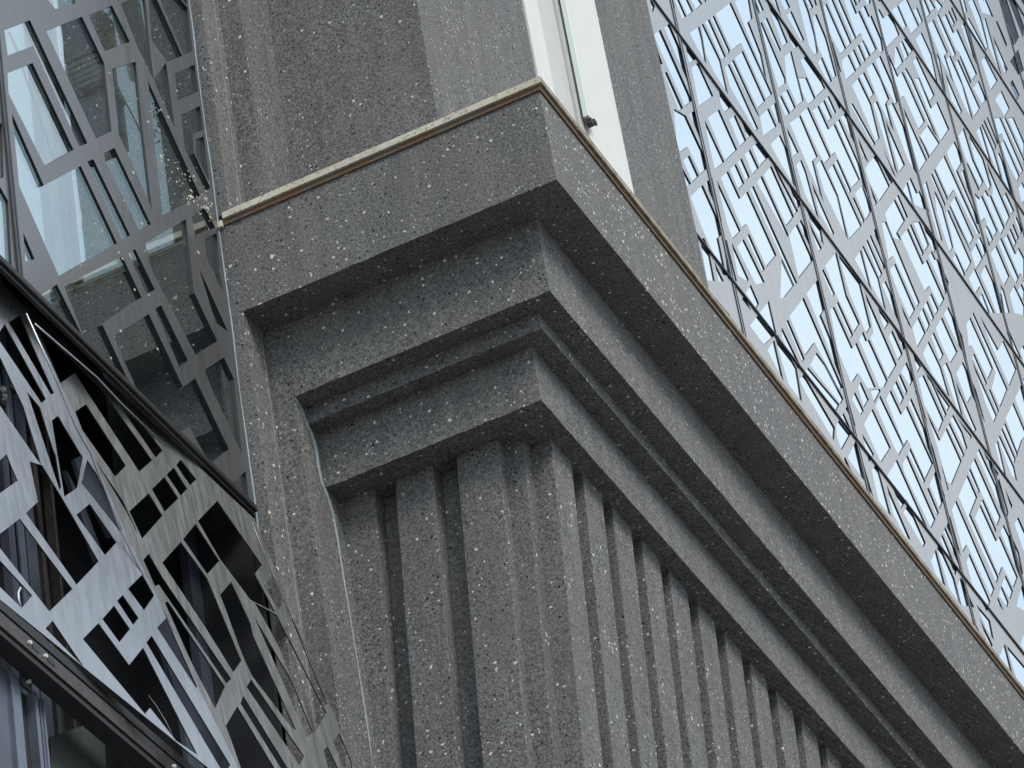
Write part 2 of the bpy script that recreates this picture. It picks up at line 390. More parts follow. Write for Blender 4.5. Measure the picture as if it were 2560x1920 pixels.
def shrink(p, s):
    cx = sum(a[0] for a in p) / len(p); cy = sum(a[1] for a in p) / len(p)
    return [(cx + (a[0] - cx) * s, cy + (a[1] - cy) * s) for a in p]
def halfclip(p, nx, ny, d):
    """keep the part of polygon p where nx*x + ny*y <= d"""
    o_ = []; n = len(p)
    for i in range(n):
        a, b = p[i], p[(i + 1) % n]; fa = nx * a[0] + ny * a[1] - d; fb = nx * b[0] + ny * b[1] - d
        if fa <= 0: o_.append(a)
        if fa * fb < 0: t_ = fa / (fa - fb); o_.append((a[0] + (b[0] - a[0]) * t_, a[1] + (b[1] - a[1]) * t_))
    return o_
def clean(holes, outline=None, bar=0.03):
    hs = []
    for h in holes:
        if selfcross(h):
            h = [h[i] for i in range(len(h))]
            cx = sum(a[0] for a in h) / len(h); cy = sum(a[1] for a in h) / len(h)
            h = sorted(h, key=lambda a: math.atan2(a[1] - cy, a[0] - cx))
        if area(h) < 0: h = h[::-1]
        hs.append(h)
    def samples(p):
        A = bb(p); out_ = []
        for i in range(9):
            for j in range(9):
                q = (A[0] + (A[1] - A[0]) * (i + .5) / 9, A[2] + (A[3] - A[2]) * (j + .5) / 9)
                if inside(q, p): out_.append(q)
        return out_
    hs.sort(key=lambda p: -abs(area(p)))
    keep = []; gap = bar
    for h in hs:
        sp_ = samples(h); bad = False
        for k_ in keep:
            if clash(h, k_):
                n_in = sum(inside(q, k_) for q in sp_)
                if sp_ and n_in > 0.35 * len(sp_): bad = True; break
        if bad: continue
        for k_ in keep:                      # trim the smaller opening back from the bigger one's nearest side
            if not clash(h, k_): continue
            best = None; n = len(k_)
            for i in range(n):
                a, b = k_[i], k_[(i + 1) % n]; dx, dy = b[0] - a[0], b[1] - a[1]; L = math.hypot(dx, dy)
                if L < 1e-6: continue
                nx, ny = -dy / L, dx / L         # inward normal of a ccw polygon
                c = halfclip(h, nx, ny, nx * a[0] + ny * a[1] - gap)
                if len(c) >= 3 and not clash(c, k_):
                    A_ = abs(area(c))
                    if best is None or A_ > best[0]: best = (A_, c)
            if best is None or best[0] < 0.002: bad = True; break
            h = best[1]
        if not bad: keep.append(h)
    if outline:
        o2 = []
        for h in keep:
            if all(inside(a, outline) for a in h) and not clash_edges(h, outline): o2.append(h)
            else:
                s = h
                for _ in range(30):
                    s = shrink(s, 0.98)
                    if all(inside(a, outline) for a in s) and not clash_edges(s, outline): o2.append(s); break
        keep = o2
    print('openings kept', len(keep), 'of', len(holes))
    return keep
def clash_edges(a, b):
    return any(seg_int(a[i], a[(i + 1) % len(a)], b[j], b[(j + 1) % len(b)]) for i in range(len(a)) for j in range(len(b)))
def grow(p, d):
    """outline moved outwards by d"""
    if area(p) < 0: p = p[::-1]
    n = len(p); out_ = []
    for i in range(n):
        a, b, c = p[i - 1], p[i], p[(i + 1) % n]
        u = (b[0] - a[0], b[1] - a[1]); v = (c[0] - b[0], c[1] - b[1])
        lu, lv = math.hypot(*u) or 1e-9, math.hypot(*v) or 1e-9
        n1 = (u[1] / lu, -u[0] / lu); n2 = (v[1] / lv, -v[0] / lv)
        m = (n1[0] + n2[0], n1[1] + n2[1]); k_ = m[0] * n1[0] + m[1] * n1[1]
        k_ = d / max(k_, 0.5); out_.append((b[0] + m[0] * k_, b[1] + m[1] * k_))
    return out_
def plate_mesh(outline, holes, thick, M):
    """flat plate with openings: constrained triangulation, keeping what lies in no opening, then given its thickness"""
    vs, fs = [], []
    for p in [outline] + holes:
        if area(p) < 0: p = p[::-1]
        i0 = len(vs); vs += [Vector((x, y_)) for x, y_ in p]; fs.append(list(range(i0, len(vs))))
    ov, oe, of, _, _, orig = delaunay_2d_cdt(vs, [], fs, 1, 1e-5)
    bm = bmesh.new(); h_ = thick / 2
    lo = {}; hi = {}
    keep_ = [f for f, o_ in zip(of, orig) if 0 in o_ and len(o_) == 1]
    edges = {}
    for f in keep_:
        for k_ in range(len(f)):
            e = (f[k_], f[(k_ + 1) % len(f)]); edges[e] = edges.get(e, 0) + 1
    def g(d, i, z):
        if i not in d: d[i] = bm.verts.new((ov[i][0], ov[i][1], z))
        return d[i]
    for f in keep_:
        bm.faces.new([g(hi, i, h_) for i in f]).material_index = 0
        bm.faces.new([g(lo, i, -h_) for i in reversed(f)]).material_index = 0
    for (i, j) in edges:
        if (j, i) not in edges:
            try: bm.faces.new((hi[j], hi[i], lo[i], lo[j])).material_index = 1
            except ValueError: pass
    bmesh.ops.transform(bm, matrix=M, verts=bm.verts)
    bmesh.ops.recalc_face_normals(bm, faces=bm.faces)
    return bm
def panel_cells(cells, holes, thick, margin, name, mats, parent):
    """one plate for every panel between the joints; openings stop just short of the panel's edge"""
    for (y0, y1, z0, z1) in cells:
        g_ = 0.0015; hs = []
        for h in holes:
            B = bb(h)
            if B[1] < y0 or B[0] > y1 or B[3] < z0 or B[2] > z1: continue
            for nx, ny, d in ((-1, 0, -(y0 + margin)), (1, 0, y1 - margin), (0, -1, -(z0 + margin)), (0, 1, z1 - margin)):
                h = halfclip(h, nx, ny, d)
                if len(h) < 3: break
            if len(h) >= 3 and abs(area(h)) > 0.0006: hs.append(h)
        rect = [(y0 + g_, z0 + g_), (y1 - g_, z0 + g_), (y1 - g_, z1 - g_), (y0 + g_, z1 - g_)]
        bm = plate_mesh(rect, hs, thick, MX)
        world_mesh(name, bm, mats, parent)
MX = Matrix(((0, 0, 1, GX), (1, 0, 0, 0), (0, 1, 0, 0), (0, 0, 0, 1)))      # local (u, w) -> (y, z) on the facade plane
def yz(pts): return [tuple(ax(u, v, 0, GX)[1:]) for u, v in pts]

# openings of the far facade: traced in eight zooms of the photograph (origin x, y, scale, polygons)
FAR = [
(1620,0,.2411,[
[(65,375),(130,325),(445,1030),(378,1090)],[(175,300),(222,262),(352,560),(430,900)],[(172,780),(195,762),(350,1110),(320,1135)],[(80,460),(105,560),(140,650),(120,660)],
[(440,355),(530,288),(632,700),(560,590)],[(390,470),(485,605),(425,650)],[(555,275),(572,262),(745,625),(820,960),(680,740),(600,560)],[(597,240),(635,215),(795,575),(760,605)],
[(660,200),(685,178),(840,520),(825,548)],[(708,160),(860,42),(1278,965),(1222,1010),(960,430),(862,508)],[(905,620),(985,542),(1205,1035),(1132,1108)],[(862,662),(888,638),(1158,1222),(1130,1180)],
[(800,712),(842,680),(1132,1322),(1110,1348),(850,900)],[(740,960),(860,1100),(790,1150),(755,1080)],[(455,720),(520,665),(665,985),(525,1092)],[(438,1195),(490,1152),(570,1520)],
[(625,1235),(738,1152),(912,1540),(795,1650)],[(848,1250),(905,1210),(1008,1445),(950,1505)],[(960,1230),(1065,1390),(1030,1420)],[(905,28),(960,-10),(1045,-10),(1075,180),(1035,218),(1170,560),(1230,850)],
[(1105,-10),(1150,120),(1130,150)],[(1125,0),(1150,0),(1190,95),(1160,115)],[(1165,258),(1180,245),(1432,840),(1350,900),(1270,640)],[(1205,225),(1235,197),(1370,510),(1350,525)],
[(1225,-10),(1290,60),(1440,430),(1395,470)],[(1395,215),(1550,465),(1510,495),(1440,330)],[(1445,170),(1490,130),(1610,400),(1590,425)],[(1370,-10),(1430,-10),(1465,65),(1420,100)],
[(1420,600),(1485,540),(1605,1028),(1545,1083),(1440,850)],[(1395,985),(1450,945),(1520,1105),(1480,1150)],[(1355,1030),(1385,1010),(1460,1165),(1425,1195)],[(1275,1120),(1320,1075),(1360,1260),(1345,1275)],
[(1165,1225),(1250,1140),(1322,1300),(1195,1405)],[(20,-10),(60,60),(45,130)],[(280,10),(310,-10),(385,160),(350,178)],[(330,-10),(400,-10),(455,105),(405,150)],[(440,-10),(520,-10),(552,35),(492,85)],[(570,-10),(600,-10),(590,15)]]),
(1700,300,.2411,[
[(-60,-100),(60,-30),(293,470),(205,545),(72,258),(0,320),(-30,260)],[(40,430),(98,385),(182,570),(122,630)],[(10,480),(100,650),(68,670)],[(115,808),(237,693),(443,1150),(387,1212),(470,1600),(440,1590),(220,1100)],
[(215,1260),(250,1240),(285,1320),(350,1659),(280,1650)],[(360,1490),(440,1659),(400,1659)],[(268,665),(330,612),(425,1040)],[(262,25),(447,425),(358,508),(290,190)],[(385,640),(615,1137),(542,1218),(490,1080)],
[(428,615),(498,550),(628,832),(702,758),(988,1390),(890,1508),(685,1060),(637,1106)],[(695,1225),(715,1195),(868,1535),(848,1560)],[(598,1330),(662,1255),(865,1670),(780,1690)],[(540,1290),(700,1640),(690,1659),(600,1600)],
[(455,1290),(480,1255),(580,1659),(500,1640)],[(525,520),(580,475),(655,645),(600,705)],[(605,450),(640,415),(712,580),(678,615)],[(675,370),(728,322),(805,488),(748,548)],[(755,290),(810,245),(908,380),(822,462)],
[(735,730),(763,700),(1205,1680),(1180,1690)],[(803,655),(850,595),(1128,1212),(1100,1190)],[(872,580),(948,490),(1170,990),(1098,1085)],[(975,490),(990,500),(1212,935),(1185,960)],[(1130,680),(1245,865),(1215,905)],
[(945,265),(1040,170),(1110,320),(1190,690),(1050,460)],[(1112,97),(1218,325),(1168,372)],[(1143,45),(1250,-30),(1417,368),(1372,408),(1480,840),(1300,420)],[(1210,480),(1260,430),(1300,530),(1430,1010),(1300,780)],
[(1365,650),(1585,1160),(1560,1185),(1430,900)],[(1135,1210),(1215,1095),(1370,1440),(1230,1630)],[(1255,1045),(1330,1200),(1370,1370),(1240,1090)],[(1330,1050),(1460,1320),(1430,1350)],[(1310,930),(1450,1110),(1480,1280),(1400,1150)]]),
(2000,200,.2411,[
[(12,362),(87,297),(308,787),(250,850),(190,745)],[(135,330),(195,283),(305,525),(362,470),(612,1022),(530,1108),(357,733),(325,770)],[(210,270),(255,225),(322,380),(285,415)],[(270,205),(300,180),(365,325),(345,345)],
[(335,150),(415,270),(400,290)],[(12,-190),(66,-236),(200,-31),(252,75),(160,160)],[(-10,-10),(70,-10),(150,180),(80,240),(-10,60)],[(378,455),(410,420),(600,850),(640,960),(700,1200)],[(430,400),(475,350),(575,680)],
[(365,870),(390,838),(522,1140),(505,1162)],[(300,950),(348,885),(628,1500),(510,1640),(400,1200)],[(172,890),(225,845),(388,1200),(490,1640),(360,1380),(250,1150)],[(15,850),(50,920),(180,1400),(100,1200),(10,1000)],
[(125,1080),(345,1580),(330,1600),(200,1370)],[(545,1240),(562,1235),(660,1450),(645,1475)],[(575,1190),(650,1100),(735,1340),(680,1440)],[(720,1080),(790,1265),(775,1295)],[(680,930),(782,790),(922,1090),(818,1243),(720,1060)],
[(600,600),(715,875),(640,760)],[(795,790),(950,1050),(938,1070)],[(850,690),(990,1000),(960,960)],[(530,270),(548,255),(772,655),(760,675)],[(545,70),(610,-10),(735,250),(818,590),(785,630)],[(625,-31),(667,-68),(760,130),(722,180)],
[(765,262),(800,232),(840,330),(1005,965),(950,860),(870,600)],[(693,-102),(761,-168),(840,-10),(918,185),(888,232),(965,520),(830,250)],[(885,420),(1080,870),(1030,945),(960,700)],[(920,290),(965,245),(1090,510),(1205,970),(1120,830)],
[(790,-195),(835,-241),(955,30),(1005,210),(985,245),(850,-10)],[(1075,300),(1307,820),(1237,935),(1150,620)],[(905,-200),(924,-247),(1021,-24),(1066,-73),(1100,0),(1287,420),(1227,498),(1072,150),(1045,180)],[(1250,590),(1330,480),(1440,650),(1350,770)],[(1240,605),(1252,595),(1335,790),(1322,805)],
[(1085,-90),(1100,-115),(1160,-10),(1420,590),(1330,450)],[(1190,-10),(1240,-10),(1368,305),(1425,235),(1540,500),(1457,622)],[(1260,-10),(1330,-10),(1410,105),(1350,205)],[(885,1400),(985,1250),(1080,1448),(1000,1575),(1050,1659),(950,1620)],
[(1000,1230),(1022,1205),(1110,1410),(1095,1425)],[(836,1470),(865,1430),(975,1670),(900,1650)],[(1070,1150),(1115,1070),(1180,1310)],[(1128,1060),(1148,1025),(1222,1190),(1240,1160),(1330,1350),(1180,1280)],
[(1285,1100),(1312,1060),(1470,1659),(1440,1640)],[(1325,1050),(1338,1030),(1480,1320),(1560,1659),(1500,1600)],[(1355,1000),(1370,980),(1500,1280),(1490,1300)],[(1385,960),(1400,938),(1525,1220),(1515,1240)],]),
(1960,560,.2411,[
[(-20,320),(118,592),(0,745),(-40,770)],[(62,972),(205,780),(600,1690),(560,1690),(312,1212),(215,1348)],[(25,1030),(42,1010),(202,1385),(185,1415)],[(-20,1090),(155,1450),(130,1500),(-20,1180)],[(-20,1270),(110,1540),(150,1659),(-20,1659)],
[(270,1450),(342,1345),(490,1680),(370,1680)],[(170,1620),(212,1565),(260,1680),(200,1680)],[(235,1530),(255,1495),(340,1680),(300,1680)],[(240,735),(360,572),(428,850),(373,935),(590,1450),(640,1660),(600,1640),(280,830)],[(395,500),(410,485),(518,715),(495,740)],
[(432,442),(542,305),(645,740),(775,1022),(722,1108),(520,690)],[(480,900),(520,875),(715,1307),(752,1245),(940,1680),(860,1690),(765,1530),(710,1620),(690,1630),(560,1320)],[(545,850),(562,820),(705,1138),(685,1170)],
[(570,335),(782,605),(892,1055),(847,1122),(680,720)],[(740,375),(797,280),(900,680),(840,560)],[(812,260),(825,240),(975,560),(1050,890),(900,620)],[(850,200),(865,175),(1010,505),(985,545)],[(885,150),(900,128),(1040,440),(1025,465)],
[(930,90),(950,60),(1065,400),(1050,370)],[(1020,640),(1055,605),(1165,850),(1240,1150),(1140,920)],[(838,710),(1158,1450),(1078,1588),(900,1190),(932,1140),(900,960)],[(785,1215),(822,1132),(862,1230),(884,1215),(1064,1612),(1035,1680),(985,1680)],
[(980,880),(1080,1020),(1040,1080),(1000,960)],[(1090,1180),(1125,1120),(1220,1335),(1180,1400)],[(1150,1100),(1260,1260),(1235,1300)],[(1105,490),(1155,425),(1350,880),(1300,970),(1180,700)],[(1015,-10),(1060,-10),(1398,805),(1372,850),(1125,315),(1085,370)],
[(1335,1090),(1395,978),(1458,1120),(1380,1275)],[(1215,850),(1322,1082),(1260,1000)],[(1410,940),(1445,888),(1505,1035),(1475,1100)],[(1455,860),(1488,812),(1548,960),(1530,995)],[(1505,770),(1530,735),(1595,880),(1565,930)],
[(1095,-10),(1210,-10),(1168,85),(1445,715),(1425,745),(1300,500)],[(1215,150),(1288,60),(1450,430),(1485,385),(1655,770),(1610,850),(1505,625),(1460,690)],[(1300,40),(1318,12),(1440,295),(1425,320)],[(1345,-10),(1410,-10),(1495,205),(1455,270)],
[(1450,30),(1590,220),(1550,290),(1500,180)],[(1505,345),(1535,295),(1575,380),(1595,378),(1700,600),(1670,720)],[(1340,1350),(1410,1470),(1380,1530)]]),
(2200,740,.2774,[
[(505,300),(560,205),(690,495),(630,595),(540,400)],[(390,530),(440,420),(545,640),(620,900),(470,700)],[(465,370),(485,340),(565,520),(535,575)],[(570,650),(600,610),(640,700),(740,1080),(690,1000)],[(680,770),(860,1195),(845,1220),(760,1050)],
[(690,708),(748,605),(862,850),(940,1130),(822,885),(785,955)],[(580,175),(617,110),(735,360),(772,545),(715,460)],[(782,265),(815,205),(1010,645),(968,740),(820,430),(800,470)],[(835,560),(850,530),(955,775),(945,795)],[(830,590),(1045,1070),(1020,1130),(950,960)],
[(832,178),(843,160),(1142,832),(1078,993),(1010,840),(1045,700)],[(980,870),(992,850),(1065,1025),(1055,1050)],[(905,190),(1070,497),(1113,412),(1223,652),(1162,800),(1000,440)],[(1145,340),(1160,315),(1270,560),(1230,520)],[(1010,-10),(1120,240),(1100,270)],
[(1060,-10),(1100,-10),(1210,500),(1150,230)],[(1220,935),(1280,800),(1400,1060),(1400,1400)],[(1135,1110),(1203,975),(1315,1240),(1275,1290),(1238,1400)],[(1112,1190),(1128,1155),(1235,1415),(1225,1440)],[(1090,1230),(1103,1205),(1215,1460),(1205,1500)],
[(1065,1290),(1080,1270),(1205,1540),(1230,1659),(1180,1600)],[(1040,1350),(1062,1310),(1140,1659),(1100,1600)],[(-20,930),(5,905),(205,1355),(168,1428),(110,1310),(-10,1070)],[(-20,1170),(78,1360),(0,1490),(-60,1600)],
[(60,940),(98,862),(200,1080),(245,1005),(470,1500),(405,1640),(245,1280),(215,1340)],[(120,830),(148,778),(208,910),(180,970)],[(165,750),(182,715),(240,850),(225,880)],[(195,690),(240,610),(295,740),(265,800)],[(318,870),(335,838),(430,1170)],
[(262,970),(282,935),(475,1370),(555,1680),(440,1400)],[(350,760),(395,725),(565,1110),(525,1210),(400,980)],[(412,700),(470,780),(592,1060),(578,1085)],[(480,790),(622,990),(600,1030)],[(300,540),(360,625),(330,680)],
[(425,1055),(545,1315),(603,1205),(727,1480),(640,1690),(600,1659),(500,1300)],[(612,1190),(628,1155),(752,1420),(740,1450)],[(640,1130),(660,1080),(740,1230),(780,1360),(765,1380)],[(680,1080),(820,1260),(812,1280)],
[(205,1540),(245,1450),(340,1680),(250,1680)],[(260,1430),(275,1385),(400,1659),(385,1680)],[(790,1640),(815,1570),(860,1680),(810,1680)],[(840,1510),(855,1470),(950,1680),(900,1680)],[(880,1430),(895,1385),(1060,1600),(1000,1659)]]),
(2160,1120,.2411,[
[(-20,-20),(30,-20),(85,55),(40,130)],[(85,250),(130,168),(270,690),(150,540)],[(238,400),(470,938),(420,900),(300,680)],[(247,300),(342,135),(670,872),(640,945),(435,515),(380,612)],[(415,680),(460,590),(628,970),(610,1015)],
[(405,180),(450,90),(730,730),(690,820),(420,260)],[(470,50),(485,15),(620,335),(608,365)],[(500,-20),(640,-20),(700,155),(640,300)],[(685,390),(745,250),(830,490),(780,620),(700,430)],[(655,440),(670,430),(765,660),(750,690)],
[(770,-20),(950,-20),(1000,130),(905,345),(780,100)],[(800,190),(880,390),(865,435)],[(985,512),(1075,295),(1165,500),(1093,680),(1385,1330),(1370,1390),(1110,810)],[(915,655),(957,560),(1343,1450),(1315,1530),(1060,985),(1025,1070)],
[(1155,740),(1210,605),(1380,980),(1410,930),(1585,1330),(1545,1440),(1430,1215),(1395,1310)],[(1215,580),(1235,545),(1362,840),(1355,865)],[(1085,260),(1103,230),(1192,435),(1180,460)],[(1110,200),(1150,120),(1408,705),(1375,795),(1200,430)],
[(1175,70),(1195,20),(1370,400),(1400,330),(1490,660),(1465,740)],[(1240,40),(1385,260),(1355,325)],[(1420,880),(1450,810),(1505,925),(1520,905),(1600,1080),(1640,1280),(1620,1350)],[(1460,420),(1530,590),(1520,620)],[(1565,800),(1600,730),(1700,950),(1700,1200)],
[(698,1185),(745,1065),(835,1420),(740,1300)],[(762,1050),(775,1005),(930,1350),(1000,1620),(880,1450)],[(797,960),(812,910),(955,1250),(940,1305)],[(832,880),(842,835),(985,1165),(975,1200)],[(860,820),(890,715),(1000,1120)],[(975,1430),(1005,1360),(1130,1640),(1000,1620)],
[(1065,1200),(1095,1112),(1300,1580),(1265,1680),(1120,1400)],[(1430,1430),(1470,1335),(1535,1475),(1510,1560)],[(1400,1530),(1428,1445),(1490,1590),(1478,1640)],[(1380,1600),(1390,1565),(1440,1680)],[(1580,1640),(1640,1435),(1700,1560),(1700,1700)]]),
(1760,600,.42194,[
[(632,745),(668,675),(838,905),(805,965)],[(600,790),(618,765),(797,975),(770,1025)],[(570,835),(592,803),(770,1110),(765,1180),(600,900)],[(785,1105),(828,1035),(870,1130),(812,1235),(790,1170)],[(842,1005),(860,975),(892,1095)],
[(855,1295),(900,1200),(930,1290),(1000,1520),(960,1440)],[(950,1100),(1000,1010),(1100,1225),(1045,1310)],[(1020,990),(1045,930),(1180,1215),(1150,1270),(1105,1180)],[(940,1160),(1000,1265),(975,1310)],
[(880,950),(895,910),(940,1005),(925,1030)],[(915,880),(930,850),(970,940),(945,985)],[(380,660),(415,600),(465,825)],[(425,590),(437,570),(545,760),(575,950),(500,850)],[(985,880),(1010,830),(1040,890),(1005,960)]]),
(2000,0,.12658,[
[(110,-20),(180,-20),(245,120),(195,180)],[(250,-20),(290,-20),(320,80),(285,100)],[(-40,-20),(75,-20),(165,220),(365,985),(285,1065),(180,900),(20,250)],[(-60,580),(0,600),(75,780),(25,820),(-40,700)],
[(365,1245),(440,1160),(615,1580),(575,1620),(480,1500)],[(260,370),(325,300),(510,740),(705,1470),(650,1530),(440,1100),(350,900)],[(445,170),(525,100),(895,940),(790,1045),(540,560)],[(540,-20),(635,-20),(1000,830),(920,905),(600,180)],
[(700,-20),(770,-20),(1095,730),(1045,785),(760,150)],[(860,-20),(1000,-20),(1130,295),(1175,230),(1500,950),(1405,1055),(1240,760),(1205,630),(1115,715)],[(1020,-20),(1070,-20),(1110,70),(1085,105)],
[(1210,200),(1285,130),(1385,355),(1415,330),(1600,760),(1635,970),(1580,1030),(1400,640)],[(1285,-20),(1390,-20),(1375,40),(1320,85)],[(1120,-20),(1190,-20),(1150,45)],[(1500,265),(1570,200),(1665,380),(1765,295),(1850,420),(1950,670),(1710,910),(1600,600)],
[(1815,220),(1940,130),(2095,500),(2040,555),(1900,370)],[(1000,1060),(1070,1000),(1190,1270),(1115,1350)],[(1115,960),(1165,905),(1280,1175),(1235,1220)],[(1200,870),(1255,810),(1375,1080),(1310,1145)],
[(840,1210),(965,1105),(1090,1380),(905,1560),(840,1330)],[(620,820),(640,860),(795,1390),(770,1415),(690,1150)],[(1775,1100),(1848,1022),(1962,1282),(1905,1350)],[(1880,1000),(1915,945),(2030,1195),(1990,1250)],
[(1965,900),(2020,830),(2135,1080),(2075,1150)],[(2055,800),(2085,770),(2230,990),(2160,1050)]]),
(2340,300,.1567,[
[(180,530),(298,357),(385,540),(408,655),(325,790),(640,1520),(690,1659),(640,1640),(200,600)],[(5,785),(137,585),(690,1800),(640,1800),(280,1088),(200,1215)],[(235,1350),(315,1240),(590,1864),(530,1975),(250,1400)],
[(215,1420),(230,1385),(565,2120),(540,2080)],[(-20,1150),(0,1180),(100,1400),(262,2010),(210,2085),(20,1500)],[(365,280),(445,140),(590,630),(745,970),(700,1060),(470,600)],[(530,240),(750,620),(870,1030),(835,1110),(620,640)],
[(400,860),(445,810),(600,1330),(560,1240)],[(490,720),(510,710),(680,1090),(665,1115)],[(620,1180),(705,1280),(738,1222),(970,1757),(920,1850),(815,1680),(780,1545),(720,1620),(690,1500)],
[(765,1210),(795,1130),(845,1225),(880,1230),(1083,1704),(1025,1810)],[(810,690),(1170,1530),(1105,1665),(900,1220),(915,1130),(880,960)],[(650,200),(710,120),(880,690),(760,480)],[(725,110),(740,80),(915,480),(1050,950),(960,800),(850,520)],
[(760,40),(772,15),(950,410),(938,455)],[(800,-20),(830,-20),(980,350),(970,380)],[(980,580),(1010,540),(1140,840),(1250,1280),(1080,960)],[(1040,400),(1085,330),(1325,885),(1285,970),(1130,650)],
[(930,-20),(1030,-20),(1380,790),(1350,850),(1080,300),(1045,190),(1000,250)],[(1060,-20),(1110,-20),(1404,640),(1404,720)],[(1150,-20),(1240,-20),(1404,360),(1404,580)],[(1080,1250),(1115,1170),(1235,1430),(1200,1495)],
[(1320,1120),(1375,1005),(1420,1100),(1420,1250),(1370,1330)]]),
(2340,520,.1567,[
[(165,95),(200,50),(552,850),(470,1005),(290,650),(240,400)],[(270,820),(320,740),(450,1040),(435,1080)],[(470,-20),(490,-20),(645,350),(605,425),(560,300)],[(570,730),(645,585),(735,788),(637,965)],[(660,530),(705,480),(795,670),(750,760)],
[(780,350),(815,285),(900,485),(865,550)],[(800,450),(850,580),(835,600)],[(880,740),(965,620),(1160,1075),(1080,1225),(960,960)],[(1000,560),(1040,490),(1310,1105),(1270,1195),(1150,950)],
[(1090,510),(1145,440),(1280,755),(1325,650),(1404,800),(1404,1100),(1380,1090),(1350,1020),(1320,1070)],[(1165,390),(1190,345),(1275,540),(1240,605)],[(1215,310),(1235,270),(1310,460),(1290,510)],[(1260,200),(1290,155),(1370,345),(1340,410)],
[(720,1090),(795,925),(945,1250),(1050,1659),(960,1659),(860,1400)],[(530,1140),(625,985),(920,1659),(860,1659),(745,1360),(700,1220),(625,1350)],[(840,870),(855,830),(950,1170)],[(700,1450),(740,1380),(870,1659),(800,1659)],
[(1030,1240),(1080,1320),(1165,1659),(1100,1659)],[(1180,1400),(1255,1250),(1404,1560),(1404,1700),(1250,1659)],[(1310,1330),(1365,1230),(1404,1310),(1404,1480)]]),
(2240,0,.1929,[
[(40,80),(140,-10),(288,325),(195,425)],[(-20,170),(25,90),(128,325),(95,365)],[(230,150),(275,110),(338,265),(305,305)],[(340,20),(375,10),(438,160),(395,215)],[(390,-10),(440,-10),(500,95),(455,140)],[(520,-10),(600,80),(545,155),(505,60)],
[(600,245),(648,195),(755,440),(797,393),(1040,945),(982,1028),(803,640),(790,660)],[(415,330),(485,270),(660,665),(625,705),(740,1060),(600,800)],[(530,230),(553,195),(768,688),(738,738),(550,310)],[(670,170),(690,150),(755,290),(735,335)],[(715,120),(728,105),(785,250),(770,275)],
[(260,520),(335,435),(455,700),(540,1100),(380,800)],[(530,700),(560,760),(640,1180),(560,980)],[(640,950),(845,1430),(825,1465),(720,1300)],[(660,780),(705,735),(865,1100),(990,1540),(900,1400),(740,1030)],[(775,830),(810,785),(1080,1390),(1010,1500),(890,1150)],
[(820,760),(838,740),(965,1050),(955,1070)],[(1005,1150),(1075,1060),(1165,1280),(1115,1340)],[(1110,800),(1160,745),(1305,1035),(1225,1160)],[(850,340),(885,300),(950,520),(1040,830),(950,640)],[(940,40),(1000,-10),(1090,210),(1190,590),(1165,635),(980,130)],
[(830,-10),(880,-10),(915,140),(880,180)],[(915,270),(945,245),(1160,640),(1140,670)],[(1290,1300),(1370,1190),(1465,1395),(1405,1500)],[(1240,1390),(1265,1340),(1470,1659),(1300,1659)],[(1460,1590),(1500,1500),(1560,1659),(1500,1680)],
[(50,580),(85,545),(155,710),(115,765)],[(-10,640),(15,620),(85,790),(5,885),(-20,860)],[(95,540),(120,510),(215,645),(170,690)],[(215,830),(270,745),(490,1220),(438,1300)],[(60,1000),(90,945),(360,1560),(290,1650),(90,1225),(60,1260)],[(125,930),(140,900),(470,1659),(440,1659)],
[(475,1430),(530,1330),(710,1620),(690,1680),(580,1680)],[(1130,270),(1160,245),(1230,500),(1370,1000),(1200,600)],[(1300,300),(1310,280),(1430,560),(1420,600)],[(1260,480),(1440,890),(1400,940),(1330,760)],[(1350,-10),(1430,-10),(1585,470),(1540,560),(1400,200)],
[(1060,-10),(1160,-10),(1255,210),(1200,180),(1110,150)],[(1430,310),(1450,290),(1530,560),(1510,590)],[(1580,650),(1650,900),(1580,960),(1480,800)],[(1450,-10),(1530,-10),(1659,350),(1640,480)],[(1480,1090),(1510,1050),(1590,1220),(1560,1290)]])]
